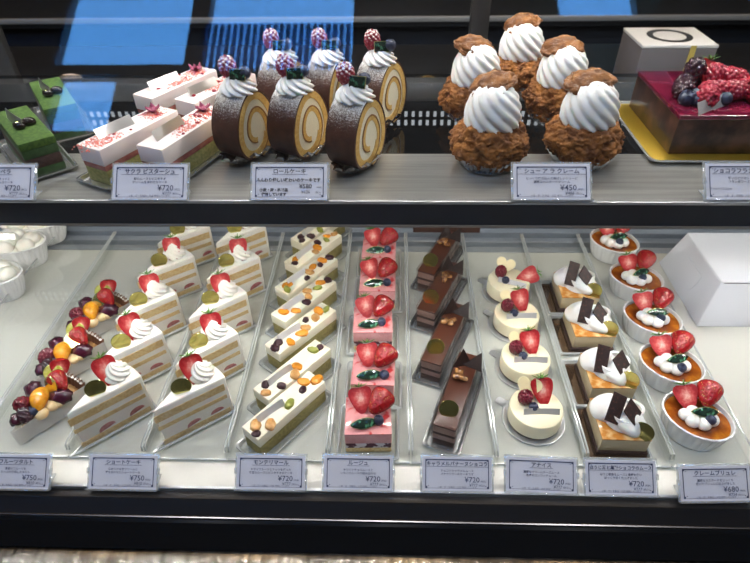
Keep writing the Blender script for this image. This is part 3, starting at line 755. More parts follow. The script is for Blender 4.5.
# ------------------------------------------------------------------ square roasted tea mousses
TEA = mat('tea_mousse', (.50, .41, .26), .5, sss=.15)
CARAM = mat('caramel_top', (.52, .20, .03), .14, coat=.7, col2=(.76, .52, .24), nscale=75, nlo=.42, nhi=.6, detail=3)
CHSPECK = mat('speckled_chocolate', (.025, .012, .010), .55, col2=(.10, .03, .022), nscale=500, nlo=.55, nhi=.7)
TRAYREFL = clear('reflection_tray_floor', (.42, .30, .20), f0=.16, rough=.1, haze=.35, hazecol=(.20, .12, .07))  # clear tray; brown reflection of the cake sides put into its colour
sp = [((598, 440), (652, 440)), ((583, 388), (637, 388)), ((567, 337), (616, 336)), ((553, 298), (600, 297))]
for i, (a, b) in enumerate(sp):
    H = .030
    A, B = at(*a, H), at(*b, H); c = (A+B)/2; W, D = .054, .058; c.y += D/2; c.x = (B.x-W/2)
    small_tray('st', rect(.070, .070), .005, f'beaded tray tinted with cake reflection under the {ORD[i]} square tea mousse', (c.x-.006, c.y, TRAYZ), 0, 'trays under the square mousse cakes', h=.005, wall=.0015, floor=TRAYREFL)
    t = thing('tea_mousse_cake', f'square beige tea mousse with cream and chocolate plates, {ORD[i]} in its column', 'cake', (c.x, c.y, TRAYZ+.0012), rnd.uniform(-.03, .03), 'square tea mousse cakes')
    z = bar_layers(t, 's', [('chocolate_base', .006, CHDARK, .004), ('tea_mousse', .020, TEA, 0), ('caramel_glaze', .0016, CARAM, .0002)], W, D)
    r = random.Random(140+i)
    def fold(seed):
        def fn(u):
            tw = 1+.07*math.sin(3*math.atan2(u.y, u.x)+5*u.z+seed); e = 1-.35*max(0, u.z)
            return Vector((u.x*.0175*tw*e, u.y*.0155*tw*e, max(u.z, -.45)*.0155))
        return one(ico(4, fn), 'cream_fold', CREAMW, 80)
    part('cream_fold', cached('fold0', lambda: fold(0)), t, T(-.010, .010, z+.006, rz=r.uniform(-.3, .3), rx=-.1, s=1.22))
    part('cream_fold', cached('fold1', lambda: fold(2)), t, T(.006, -.006, z+.006, rz=2.5+r.uniform(-.3, .3), rx=.25, s=1.2))
    def ruff():
        def fn(a, b):
            th = a*PI*1.25-.5; R = .0165-.003*b
            return (R*math.cos(th), R*math.sin(th)*.9, .001+b*(.016+.0012*math.sin(a*7)))
        return one(slab(26, 6, fn, .0032), 'cream_ruffle', CREAMW, 80)
    part('cream_ruffle', cached('ruff', ruff), t, T(.000, -.002, z+.0005, rz=PI*.75+r.uniform(-.3, .3), s=(1.25, 1.25, 1.0)))
    part('cream_ruffle', CACHE['ruff'], t, T(.011, .004, z+.0005, rz=-.9+r.uniform(-.3, .3), s=1.0))
    def plate(): return one(prism([(-.0065, 0), (.0055, -.001), (.0075, .027), (-.0045, .029)], -.0007, .0007, .0002, 1), 'chocolate_plate', CHSPECK)
    def dia(): return one(prism([(0, -.004), (.0085, .006), (.001, .019), (-.0075, .009)], -.0007, .0007, .0002, 1), 'chocolate_plate', CHSPECK)
    part('chocolate_plate', cached('cplate', plate), t, T(-.0150, -.0125, z+.0095, rz=-.15+r.uniform(-.2, .2), rx=math.radians(58), ry=math.radians(-12), s=1.22))
    part('chocolate_plate', cached('cdia', dia), t, T(.0060, -.0165, z+.0175, rz=.1+r.uniform(-.2, .2), rx=math.radians(44), ry=.1, s=1.35))
    part('gold_disc', g('disc'), t, T(.0165, -.0235, z+.0088, rz=facing(c.x, c.y)+r.uniform(-.1, .2), rx=math.radians(74), s=1.05))

# ------------------------------------------------------------------ custards in ramekins
def burnt():
    m, nt, out = nt_new('burnt_custard')
    b = N(nt, 'ShaderNodeBsdfPrincipled'); b.inputs['Roughness'].default_value = .12; b.inputs['Coat Weight'].default_value = .6
    t = N(nt, 'ShaderNodeTexCoord'); ln = N(nt, 'ShaderNodeVectorMath', operation='LENGTH'); mp = N(nt, 'ShaderNodeMapping'); mp.inputs['Scale'].default_value = (26, 31, 0)
    nt.links.new(t.outputs['Object'], mp.inputs['Vector']); nt.links.new(mp.outputs[0], ln.inputs[0])
    n = N(nt, 'ShaderNodeTexNoise'); n.inputs['Scale'].default_value = 70; n.inputs['Detail'].default_value = 6; nt.links.new(t.outputs['Object'], n.inputs['Vector'])
    a = N(nt, 'ShaderNodeMath', operation='MULTIPLY_ADD'); a.inputs[1].default_value = 1.3; nt.links.new(n.outputs['Fac'], a.inputs[0]); nt.links.new(ln.outputs['Value'], a.inputs[2])
    r = ramp(nt, [(.0, (.05, .008, .003)), (.42, (.10, .016, .004)), (.66, (.30, .075, .008)), (.86, (.50, .19, .018)), (1, (.62, .30, .05))])
    sc = N(nt, 'ShaderNodeMath', operation='MULTIPLY_ADD'); sc.inputs[1].default_value = .62; sc.inputs[2].default_value = -.20
    nt.links.new(a.outputs[0], sc.inputs[0]); nt.links.new(sc.outputs[0], r.inputs['Fac']); nt.links.new(r.outputs['Color'], b.inputs['Base Color'])
    bp = N(nt, 'ShaderNodeBump'); bp.inputs['Strength'].default_value = .25; bp.inputs['Distance'].default_value = .001
    nt.links.new(n.outputs['Fac'], bp.inputs['Height']); nt.links.new(bp.outputs['Normal'], b.inputs['Normal'])
    nt.links.new(b.outputs[0], out.inputs['Surface']); return m
BRULEE = burnt()
def ramekin(a=.0350, h=.031, nf=26):
    prof = [(0, .0025), (.70, .0025), (.74, 0), (.80, .0005), (.86, .007), (.92, .016), (.965, .025), (.985, .029), (1.0, h-.0015), (1.0, h), (.965, h+.0004), (.945, h-.0015), (.90, .018), (.80, .006), (0, .005)]
    pr = [(r*a, z) for r, z in prof]
    def rf(t, i, z): return 1+(.034*abs(math.cos(nf*t/2))-.017 if 4 <= i <= 7 else (.024*abs(math.cos(nf*t/2)) if i in (8, 9) else 0))
    return lathe(pr, nf*6, rf)
def oval(vf, sx, sy): return [(x*sx, y*sy, z) for x, y, z in vf[0]], vf[1]
for i, (x, y) in enumerate(((695, 415), (671, 362), (652, 316), (636, 276), (614, 240))):
    c = at(x, y, .032)+Vector((.0035 if i == 0 else .001, 0, 0)); r = random.Random(160+i); rz = math.radians(-33+r.uniform(-6, 6))
    t = thing('creme_brulee', f'creme brulee in a white fluted ramekin, {ORD[i]} in the column of ramekins', 'dessert', (c.x, c.y, TRAYZ), rz, 'creme brulees in ramekins')
    part('ramekin', cached('ram', lambda: one(oval(ramekin(), 1.10, .93), 'ramekin', PORC)), t)
    part('burnt_custard', cached('bru%d' % (i % 2), lambda: one(oval(lathe([(0, .0252), (.02, .0254), (.0308, .0262), (.0328, .0268), (.0315, .020), (0, .019)], 60), 1.09, .92), 'burnt_custard', BRULEE)), t, T(0, 0, 0, rz=PI*(i//2 % 2)))
    z = .026; w = -rz
    def L(dx, dy): return dx*math.cos(w)-dy*math.sin(w), dx*math.sin(w)+dy*math.cos(w)
    for dx, dy in ((-.014, .001), (-.009, -.008), (.002, -.012), (.013, -.006), (.004, .001), (-.004, .006)):
        X, Y = L(dx, dy); part('cream_dollop', g('doll'), t, T(X, Y, z+.0042, rz=r.uniform(0, 6), s=r.uniform(.86, 1.0)))
    X, Y = L(-.0065, .005); put_strawberry(t, 'half', T(X, Y, z+.005, rz=w-.35, rx=math.radians(-52), ry=-.4, s=(1.02, 1, .95)))
    X, Y = L(.0085, .0035); put_strawberry(t, 'straw', T(X-.002, Y, z+.0150, rz=w+.1, rx=math.radians(-76), ry=.6, s=(1.08, 1, .98)), False)
    X, Y = L(.004, -.0035); part('green_plaque', g('plaque'), t, T(X, Y, z+.0150, rz=w+r.uniform(-.05, .45), rx=math.radians(40), s=1.0))
    X, Y = L(.0055, -.0115); part('blueberry', g('blue'), t, T(X, Y, z+.0055, rz=r.uniform(0, 6), rx=.5, s=.92))

# ------------------------------------------------------------------ white cream bowls at the left
CHEESE = mat('ivory_cream', (.87, .85, .76), .5, sss=.2)
for i, (x, y) in enumerate(((-16, 273), (10, 241), (31, 219))):
    c = at(x, y, .042); nm = ['front', 'middle', 'rear'][i]
    t = thing('cream_bowl', f'white fluted bowl of round cream domes at the left end, {nm} one of three', 'dessert', (c.x, c.y, .0004), 0, 'bowls of cream domes')
    part('bowl', cached('bowl', lambda: one([(lambda q: ([(px*1.45, py*.90, pz*1.32) for px, py, pz in q[0]], q[1]))(ramekin(.0385, .031, 30))][0], 'bowl', PORC)), t)
    part('cream_bed', cached('cbed', lambda: one(oval(lathe([(0, .036), (.025, .0365), (.0360, .036), (.035, .028), (0, .027)], 40), 1.45, .9), 'cream_bed', CHEESE)), t)
    for k in range(6):
        a = 2*PI*k/6+.5*i; part('cream_dome', cached('dome', lambda: one(ico(3, lambda u: Vector((u.x*.0150, u.y*.0150, max(u.z, -.5)*.0125))), 'cream_dome', CHEESE, 80)), t, T(.0345*math.cos(a), .0185*math.sin(a), .0395, s=.92))
    part('cream_dome', CACHE['dome'], t, T(0, 0, .043))
    part('silver_strip', cached('strip3', lambda: strip_mesh(.05, .010)), t, T(-.006, -.012, .052, rz=.05, rx=math.radians(-35)))

# ------------------------------------------------------------------ white cake box
BOXW = mat('white_carton', (.80, .81, .86), .5)
def make_box():
    b = [(0, 0, 0), (.19, 0, 0), (.19, .150, 0), (0, .150, 0)]; tp = [(.016, .016, .069), (.174, .016, .069), (.174, .134, .069), (.016, .134, .069)]
    bm = bmesh.new(); vs = [bm.verts.new(p) for p in b+tp]
    for q in ((3, 2, 1, 0), (4, 5, 6, 7), (0, 1, 5, 4), (1, 2, 6, 5), (2, 3, 7, 6), (3, 0, 4, 7)): bm.faces.new([vs[k] for k in q])
    bmesh.ops.bevel(bm, geom=bm.edges[:], offset=.0008, segments=2, affect='EDGES')
    return from_bm(bm)
t = thing('cake_box', 'white carton cake box with sloping sides at the right end of the lower deck', 'box', (.437, .592, .0004), 0)
part('carton', one(make_box(), 'carton', BOXW), t)
part('lid_flap', one(bx(.0165, .1735, .0155, .1345, .0695, .0703, .0003), 'lid_flap', BOXW), t)
def sidetab():
    n = Vector((-.069, 0, .016)).normalized(); u = Vector((0, 1, 0)); w = Vector((.016, 0, .069)).normalized()
    M = Matrix((-u, w, n)).transposed().to_4x4(); M.translation = Vector((.0085, .075, .037))+n*.0008
    poly = [(-.024, .016), (.024, .016)]+[(.024*math.cos(PI*k/14), -.024*math.sin(PI*k/14)) for k in range(15)]
    return MB().add(prism(poly[::-1] if False else [(-.024, .014)]+[(.024*math.cos(PI+PI*k/14), .024*math.sin(PI+PI*k/14)) for k in range(15)]+[(.024, .014)], -.0006, .0002), M).mesh('closing_tab', BOXW)
part('closing_tab', sidetab(), t, label='rounded closing tab on the sloping side')
part('slit', one(bx(.020, .170, .0145, .0152, .0683, .0692), 'slit', mat('carton_slit', (.16, .16, .18), .7)), t)

# ------------------------------------------------------------------ large display trays of clear acrylic
XS = [-.583, -.481, -.372, -.2835, -.187, -.071, .0235, .120, .2205, .3155, .4075]
NAMES = ['nothing yet, left of the tarts', 'fruit tarts', 'left shortcake column', 'right shortcake column', 'nougat bars', 'pink square cakes', 'chocolate bars', 'round white mousses', 'square tea mousses', 'ramekins']
for k, (x0, x1) in enumerate(zip(XS, XS[1:])):
    t = thing('display_tray', f'long clear acrylic tray on the lower deck holding the {NAMES[k]}', 'tray', ((x0+x1)/2, .362, 0), 0, 'clear acrylic trays on the lower deck')
    hw, D = (x1-x0)/2-.0008, .434
    part('tray_base', one(bx(-hw, hw, 0, D, .0002, .0009), 'tray_base', ACRYL), t)
    for s in (-1, 1):
        part('side_wall', one(bx(*(sorted((s*hw, s*(hw-.0016)))), .004, D, .0010, .017), 'side_wall', ACRYL), t)
        part('wall_edge', one(tube([(s*(hw-.001), .006, .010), (s*(hw-.001), .008, .0165), (s*(hw-.001), .012, .0178), (s*(hw-.001), D, .0178)], .0012, 6), 'wall_edge', ACRYLRIM), t)
    part('front_lip', one(tube([(-hw, .001, .0022), (hw, .001, .0022)], .0016, 6), 'front_lip', ACRYLRIM), t)

# ------------------------------------------------------------------ upper shelf: green tea bars
MATCHA = mat('matcha_powder', (.030, .078, .008), .85, col2=(.060, .125, .014), nscale=260, bump=.5, bscale=700)
MATCHAD = mat('matcha_cream', (.020, .052, .010), .6, col2=(.03, .075, .018), nscale=160)
BEAN = mat('black_bean', (.012, .008, .007), .15, coat=.6)
SZ = SHELF+.0006
def uptray(key, L, W, label, c, rz, group): return bar_tray(key, L, W, label, (c.x, c.y, SZ), rz, group, TRAYGREY)
for i, (fl, fr, bk) in enumerate((((22.7, 148), (49, 133), (22.7, 104)), ((48, 110.7), (71.5, 102.7), (54.7, 76.5)))):
    H = SZ+.0395
    a, b, c0 = at(*fl, H), at(*fr, H), at(*bk, H); d = c0-b; rz = math.atan2(d.y, d.x)
    L, W = .108, .036; c = (a+b)/2+Vector((math.cos(rz), math.sin(rz), 0))*L/2
    nm = ['front', 'rear'][i]
    uptray('gt', L+.012, W+.012, f'silver tray under the {nm} green tea bar on the shelf', c, rz, 'trays under the green tea bars')
    t = thing('green_tea_bar', f'green tea powder bar with two black beans, {nm} of two on the shelf', 'cake bar', (c.x, c.y, SZ+.0012), rz, 'green tea bars')
    z = bar_layers(t, 'g', [('green_base', .008, MATCHAD, 0), ('dark_layer', .012, CHDARK, -.0004), ('green_cream', .010, MATCHAD, 0), ('matcha_top', .0085, MATCHA, .0004)], L, W)
    for k, (x, y) in enumerate(((-.012, .005), (-.008, -.006))): part('black_bean', cached('bean', lambda: blob(.0072, .0056, .0052, 2, .12, BEAN, 'black_bean', flat=False)), t, T(x, y, z+.0035, rz=.6*k+.5))
    part('gold_leaf', cached('leafg', lambda: blob(.0022, .0016, .0006, 5, .5, GOLD, 'gold_leaf', 2)), t, T(-.013, .006, z+.0085))
    part('silver_strip', cached('strip4', lambda: strip_mesh(.046, .012)), t, T(.006, .006, z-.0004, rz=.12, rx=math.radians(12)))

# pale pink sakura bars
SAKW = mat('sakura_mousse', (.84, .74, .72), .5, sss=.2)
SAKJ = mat('sakura_jelly', (.30, .09, .085), .25, coat=.4, col2=(.40, .16, .13), nscale=120)
SAKG = mat('green_sponge', (.22, .21, .065), .8, col2=(.32, .29, .10), nscale=300, bump=.4, bscale=700)
CRUMB = mat('pink_crumbs', (.78, .22, .17), .8)
FLOWER = mat('salted_blossom', (.26, .03, .09), .5, col2=(.50, .14, .22), nscale=200)
CRUMBR = mat('freeze_dried_raspberry', (.30, .01, .03), .6)
def blossom():
    mb = MB()
    for k in range(6):
        a = 2*PI*k/6
        def fn(u, w, a=a): q = .0075*w; s = (u-.5)*.006*math.sin(PI*min(1, w*.9+.1)); return (q*math.cos(a)-s*math.sin(a), q*math.sin(a)+s*math.cos(a), .003+.005*w*w*(1-.5*(k % 2))+.0012*math.sin(u*6))
        mb.add(slab(4, 5, fn, .0004))
    mb.add(ico(2, lambda u: Vector((u.x*.003, u.y*.003, u.z*.003+.003)))); mb.add(tube([(0, 0, .003), (.006, -.004, .002), (.011, -.004, .0012), (.014, -.007, .001)], .0006, 5))
    return mb.mesh('cherry_blossom', FLOWER, 60)
def crumbs(seed):
    r = random.Random(seed); mb = MB()
    for k in range(300):
        x = r.gauss(0, .011); y = r.uniform(-.013, .013); s = r.uniform(.0005, .0011)
        mb.add(ico(1, lambda u: u*s), T(max(-.04, min(.04, x)), y, s*.3))
    o = mb.mesh('pink_crumbs', CRUMB); return o
for i, (fa, fb) in enumerate((((83.5, 150), (169, 107)), ((145, 150), (220, 104)), ((142, 95), (213, 64)), ((184, 100), (246, 70)))):
    H = SZ+.042
    A, B = at(*fa, H), at(*fb, H); d = B-A; rz = math.atan2(d.y, d.x); L, W = .112, .033; c = A+d.normalized()*(L/2-.004)+Vector((.003, .010 if i < 2 else 0, 0))
    nm = ['front left', 'front right', 'rear left', 'rear right'][i]
    uptray('kt', L+.012, W+.010, f'silver tray under the {nm} pale pink sakura bar', c, rz, 'trays under the sakura bars')
    t = thing('sakura_bar', f'pale pink sakura mousse bar on green sponge with salted blossom, {nm} of four', 'cake bar', (c.x, c.y, SZ+.0012), rz, 'pale pink sakura bars')
    z = bar_layers(t, 'k', [('green_sponge', .016, SAKG, -.0008), ('pink_jelly', .006, SAKJ, -.0004), ('sakura_mousse', .0185, SAKW, .0004)], L, W)
    r = random.Random(200+i)
    cr = part('pink_crumbs', cached('crumb%d' % i, lambda: crumbs(300+i)), t, T(.0 if i else -.038, 0, z)); cr['kind'] = 'stuff'
    cr = part('pink_crumbs', cached('crumb%d' % (i+4), lambda: crumbs(304+i)), t, T(.036, 0, z, s=(.6, .9, 1))); cr['kind'] = 'stuff'
    part('cherry_blossom', cached('bloss', blossom), t, T(.040, .004, z-.001, rz=r.uniform(3, 4.5), s=1.15))
    for k in range(5): part('raspberry_crumb', cached('rcr', lambda: blob(.0026, .0022, .0018, 4, .5, CRUMBR, 'raspberry_crumb', 2)), t, T(r.uniform(-.05, .05), r.uniform(-.013, .013), z+.0004, rz=k, s=r.uniform(.6, 1.1)))
    part('silver_strip', cached('strip4', lambda: strip_mesh(.046, .012)), t, T(-.016 if i in (0, 2) else -.02, .0, z-.0004, rz=r.uniform(-.15, .1), rx=math.radians(r.uniform(-30, -5))))

# ------------------------------------------------------------------ roll cake slices
RCREAM = mat('roll_cream', (.86, .80, .62), .5, sss=.2)
RSP = mat('roll_sponge', (.74, .50, .16), .85, col2=(.64, .38, .10), nscale=350, bump=.5, bscale=900)
RLINE = mat('roll_inner_skin', (.30, .14, .04), .7)
RTH = .036
def egg(t):      # cross-section, t = turn from the bottom, counter-clockwise
    a = 2*PI*t-PI/2; x, y = math.cos(a), math.sin(a)
    w = .0315*(1-.13*y); return Vector((x*w, y*(.0395 if y > 0 else .0365)))
def rho(t):
    if t < .86: return 1.0
    if t < 1.2: q = (t-.86)/.34; q = q*q*(3-2*q); return 1-.37*q
    return .63-.20*(t-1.2)
def spiral_strip(o0, o1, t0, t1, x0, x1, n=90):
    loops = []
    v, f = [], []
    for k in range(n+1):
        t = t0+(t1-t0)*k/n; e = egg(t); r = rho(t)
        for dx, q in ((x0, o0), (x1, o0), (x1, o1), (x0, o1)):
            L = e.length; s = max(.05, r-q/L); v.append((dx, e.x*s, e.y*s))
    for k in range(n):
        for j in range(4):
            a, b = k*4+j, k*4+(j+1) % 4; f.append([a, b, b+4, a+4])
    f += [[3, 2, 1, 0], [n*4, n*4+1, n*4+2, n*4+3]]
    return v, f
def roll_cream():
    P = [egg(k/48)*.93 for k in range(48)]
    v, f, mi = prism([(p.x, p.y) for p in P], 0, RTH-.0016)
    return one(([(z+.0008, x, y) for x, y, z in v], f), 'cream_filling', RCREAM)
def roll_skin(): return one(spiral_strip(-.0008, .0014, .015, 1.0, 0, RTH), 'brown_skin', ROLLSKIN, 60)
def roll_sponge(): return one(spiral_strip(.0013, .0090, .015, 1.15, .0002, RTH-.0002), 'sponge_spiral', RSP, 50)
def roll_line(): return one(spiral_strip(.0, .0013, 1.0, 1.98, .0002, RTH+.0001), 'inner_skin', RLINE, 60)
def roll_inner(): return one(spiral_strip(.0012, .0062, 1.1, 1.98, .0002, RTH-.0004), 'inner_sponge', RSP, 60)
FOIL = clear('brown_foil', (.35, .25, .2), f0=.35, rough=.12, haze=.3, hazecol=(.09, .05, .04), bump=1, bscale=90, bdist=.004)
FOILC = clear('crinkled_film', (.8, .8, .8), f0=.2, rough=.1, haze=.1, bump=1, bscale=90, bdist=.004)
def roll_foil():
    def fn(a, b):
        t = 2*PI*a; k = .55+.45*b; rx, ry = .0222, .0380
        wob = 1+.05*math.sin(t*23)*b
        return (RTH/2+rx*k*wob*math.cos(t), ry*k*wob*math.sin(t), .0006+.011*b*b*(1+.2*math.sin(t*11)))
    return one(slab(140, 4, fn, .0002), 'foil_sheet', FOIL, 80)
rolls = [((250, 168), 'front left'), ((303, 167), 'front middle'), ((361, 178), 'front right'), ((290, 131), 'rear left'), ((335, 131), 'rear middle'), ((383, 133), 'rear right')]
for i, ((x, y), nm) in enumerate(rolls):
    q = at(x, y, SHELF); rz = math.radians(-30+(2, 0, 1, 5, 3, -2)[i])
    # q is where the cut face meets the skin, nearest the viewer
    ax = Vector((math.cos(rz), math.sin(rz), 0)); sd = Vector((-math.sin(rz), math.cos(rz), 0))
    p = q-ax*RTH+sd*.022
    t = thing('roll_cake', f'sugar-dusted roll cake slice with raspberry and blueberry, {nm} of six', 'cake slice', (p.x, p.y, SZ+.001), rz, 'roll cake slices')
    up = T(0, 0, .0375)
    part('brown_skin', cached('rsk', roll_skin), t, up); part('sponge_spiral', cached('rsp', roll_sponge), t, up); part('cream_filling', cached('rcr2', roll_cream), t, up)
    part('inner_skin', cached('rln', roll_line), t, up); part('inner_sponge', cached('rin', roll_inner), t, up)
    part('foil_sheet', cached('rfo', roll_foil), t)
    z = .0755; r = random.Random(220+i); w = -rz
    part('rosette', g('rosr'), t, T(RTH/2, 0, z-.002, rz=r.uniform(0, 6), s=(.92, 1.0, .9)))
    def L(dx, dy): return RTH/2+dx*math.cos(w)-dy*math.sin(w), dx*math.sin(w)+dy*math.cos(w)
    X, Y = L(-.009, .004); part('raspberry', g('rasps'), t, T(X, Y, z+.0225, rz=r.uniform(0, 6), ry=r.uniform(-.2, .1)))
    X, Y = L(.0025, -.0085); part('green_plaque', g('plaquer'), t, T(X, Y, z+.0185, rz=w+r.uniform(-.1, .35), rx=math.radians(72), ry=-.15))
    X, Y = L(.0110, -.001); part('blueberry', g('blue'), t, T(X, Y, z+.0125, rz=r.uniform(0, 6), rx=-.3, s=1.05))

# ------------------------------------------------------------------ cream puffs
def choux(seed):
    def fn(u):
        s = Vector((seed*3.1, seed*1.7, 0))
        q = 1+.13*noise.noise(u*2.1+s)+.09*noise.noise(u*5+s)+.06*noise.noise(u*11+s)+.045*noise.noise(u*24+s)
        cr = noise.voronoi(u*4.2+s)[0]; q += .16*(min(.25, cr[1]-cr[0])-.12)
        z = u.z*.030*q
        if z < -.022: z = -.022+(z+.022)*.2
        f = 1.0+.10*(u.z < 0)*u.z
        return Vector((u.x*.0405*q*f, u.y*.0405*q*f, z))
    return one(ico(6, fn), 'choux_body', CHOUX, 80)
def lid(seed):
    def fn(u):
        s = Vector((seed*2.3, seed, 5))
        q = 1+.20*noise.noise(u*2.0+s)+.10*noise.noise(u*6+s)+.05*noise.noise(u*14+s)
        z = u.z*(.0052 if u.z > 0 else .003)*q+.0022*noise.noise(u*3+s)-.005*(u.x*u.x+u.y*u.y)
        return Vector((u.x*.0225*q, u.y*.0225*q, z))
    return one(ico(5, fn), 'choux_lid', LIDMAT, 80)
PUFFPROF = [(0, 0), (.80, 0), (.97, .05), (1.0, .15), (1.0, .30), (.97, .45), (.91, .58), (.83, .70), (.72, .80), (.56, .89), (.34, .96), (0, 1.0)]
CUPM = SILVER
def cup():
    def fn(a, b):
        t = 2*PI*a; R = (.028+.0085*b)*(1+.03*math.sin(t*30)); return (R*math.cos(t), R*math.sin(t), .0006+.013*b)
    return MB().add(slab(180, 4, fn, .0003)).add(lathe([(0, .0003), (.029, .0003), (.029, .0009), (0, .0009)], 40)).mesh('silver_cup', CUPM, 80)
puffs = [((490, 176), 'front left', (0, 0)), ((585, 173), 'front right', (0, 0)), ((474, 126), 'middle left', (0, 0)), ((559, 128), 'middle right', (0, 0)), ((519, 97), 'rearmost', (0, 0))]
for i, ((x, y), nm, _) in enumerate(puffs):
    q = at(x, y, SHELF); p = q+Vector((0, .030, 0)); r = random.Random(240+i)
    t = thing('cream_puff', f'cream puff with tall piped cream and tilted lid, {nm} of the five', 'cream puff', (p.x, p.y, SZ), r.uniform(0, 6), 'cream puffs'); rz = t.rotation_euler.z
    part('silver_cup', cached('cup', cup), t)
    part('choux_body', cached('choux%d' % i, lambda: choux(i+1)), t, T(0, 0, .0245))
    part('piped_cream', cached('pc', lambda: swirl(.0290, .0465, 11, 2.0, .12, CREAMW, 'piped_cream', 40, prof=PUFFPROF)), t, T(0, 0, .0425, rz=-rz+i))
    part('choux_lid', cached('lid%d' % i, lambda: lid(i+1)), t, T(-.004*math.cos(-rz)-.008*math.sin(-rz), -.004*math.sin(-rz)+.008*math.cos(-rz), .0875, rz=-rz, rx=math.radians(8), ry=math.radians((-20, -10, 6, -6, -14)[i]), s=1.05))

# ------------------------------------------------------------------ large glazed chocolate and raspberry cake
REDGL = mat('berry_glaze', (.10, .004, .022), .05, coat=1, col2=(.17, .01, .035), nscale=60)
MARB = mat('marbled_mousse', (.022, .009, .007), .35, coat=.4, col2=(.10, .045, .028), nscale=45, nlo=.42, nhi=.66)
GBOARD = mat('gold_board', (.50, .33, .035), .32, metal=.7)
cx0, cy0, CX, CY, CZ = .306, .582, .128, .135, SZ+.0035
small_tray('bt', rect(CX+.030, CY+.020), .012, 'clear square tray under the gold board of the large glazed cake', (cx0+CX/2-.004, cy0+CY/2-.004, SZ-.0002), 0, None, h=.005, wall=.004, rim=MTRAYRIM, floor=MTRAY, bead=False)
solo('gold_board', one(prism(round_poly(rect(CX+.034, CY+.024), .008), 0, .0014, .0003), 'gold_board', GBOARD), 'gold cake board under the large dark red glazed cake', 'cake board', (cx0+CX/2-.004, cy0+CY/2-.003, SZ+.0012))
t = thing('chocolate_raspberry_cake', 'large square chocolate cake with dark red glaze and a pile of berries', 'cake', (cx0+CX/2, cy0+CY/2, CZ-.0006))
part('cake_body', one(box(CX, CY, .040, .0012), 'cake_body', MARB), t)
part('red_glaze', one(box(CX+.0008, CY+.0008, .0055, .0012, z0=.0395), 'red_glaze', REDGL), t)
z = .045
X0, Y0 = -CX/2-.006, -CY/2+.002
for k, (x, y, dz, rx) in enumerate(((.024, .046, .010, 1.4), (.030, .058, .011, .4), (.044, .072, .009, 0), (.038, .062, .026, .2))): part('blackberry', g('black'), t, T(X0+x, Y0+y, z+dz, rz=k*1.3, rx=rx, s=1.2))
for k, (x, y, dz, s) in enumerate(((.022, .032, 0, 1.35), (.030, .026, -.0005, 1.2), (.031, .034, .001, 1.2), (.062, .024, 0, 1.2))): part('blueberry', g('blue'), t, T(X0+x, Y0+y, z+dz, rz=k, rx=.5, s=s))
for k, (x, y, dz, rx, ry) in enumerate(((.040, .022, .010, 1.35, .1), (.048, .036, .011, .3, 1.2), (.060, .042, .010, 1.4, .5), (.074, .040, .011, .2, 1.4), (.058, .058, .022, .5, .3), (.074, .056, .020, 1.2, .9), (.088, .046, .010, .9, .2), (.090, .064, .014, .4, .8), (.060, .078, .012, .3, .2), (.080, .080, .012, 1, .2), (.100, .034, .010, 1.3, .4), (.104, .056, .010, .3, 1))):
    part('raspberry', g('rasp'), t, T(X0+x, Y0+y, z+dz, rz=k*2.1, rx=rx, ry=ry, s=1.22))
put_strawberry(t, 'half', T(X0+.050, Y0+.050, z+.012, rz=.5, rx=-.5, ry=.4, s=.9))
part('silver_strip', cached('strip5', lambda: strip_mesh(.052, .014, STRIPL)), t, T(X0+.046, Y0+.011, z-.0003, rz=math.radians(33), rx=math.radians(-25)))

# ------------------------------------------------------------------ the display case
DECK = mat('white_deck', (.57, .56, .51), .22, spec=.35)
STEEL = mat('brushed_steel', (.17, .17, .172), .24, metal=1, col2=(.52, .52, .51), nscale=16, nlo=.38, nhi=.62, detail=2, stretch=(9, .05, .05))
SHELFST = mat('shelf_steel', (.38, .38, .365), .28, metal=.7, col2=(.46, .46, .44), nscale=30, stretch=(.2, 6, 1))
BLACKG = mat('black_gloss', (.006, .007, .009), .08, coat=.5)
BLACKM = mat('black_frame', (.010, .010, .012), .35)
NAVYM = mat('rail_face', (.026, .030, .040), .3, metal=.3)
ALU = mat('aluminium', (.50, .52, .55), .35, metal=.8)
TRACK = mat('track_grey', (.33, .37, .42), .4, metal=.4)
SMOKE = clear('smoked_glass', (.62, .63, .64), f0=.06, rough=.05)
PANE = clear('case_glass', (.985, .99, .99), f0=.045, rough=0)
HX = .95
case = thing('display_case', 'glass fronted cake display case with white deck, upper shelf and steel ledge', 'display case', (0, 0, 0))
def cp(name, vf, m, label=None, par=None, sharp=30):
    o = part(name, one(vf, name, m, sharp) if not isinstance(vf, MB) else vf.mesh(name, m, sharp), par or case, None, label); return o
cp('deck', bx(-HX, HX, .3285, .768, -.014, 0), DECK, 'white deck')
cp('deck_lip', bx(-HX, HX, .3265, .3300, -.004, .0018, .0006), ALU)
def ext(profile):     # a profile in y,z run along the case
    n = len(profile); v = [(-HX, y, z) for y, z in profile]+[(HX, y, z) for y, z in profile]
    f = [[k, (k+1) % n, (k+1) % n+n, k+n][::-1] for k in range(n)]+[list(range(n)), list(range(n, 2*n))[::-1]]
    return v, f
cp('front_trim', ext([(.328, -.003), (.328, -.2), (.302, -.2), (.302, -.020), (.318, -.004)]), BLACKM)
cp('trim_edge', tube([(-HX, .3035, -.0175), (HX, .3035, -.0175)], .0016, 8), mat('dark_steel', (.16, .15, .15), .25, metal=1))
cp('gloss_panel', ext([(.302, -.020), (.302, -.06), (.296, -.06), (.282, -.0475), (.299, -.021)]), BLACKG)
cp('steel_ledge', bx(-HX, HX, .10, .293, -.062, -.050, .002), STEEL, 'brushed steel ledge')
cp('base_cabinet', bx(-HX, HX, .29, .90, -.85, -.2), BLACKM)
cp('shelf_plate', bx(-HX, HX, .487, .589, SHELF-.006, SHELF), SHELFST, 'grey steel front part of the shelf')
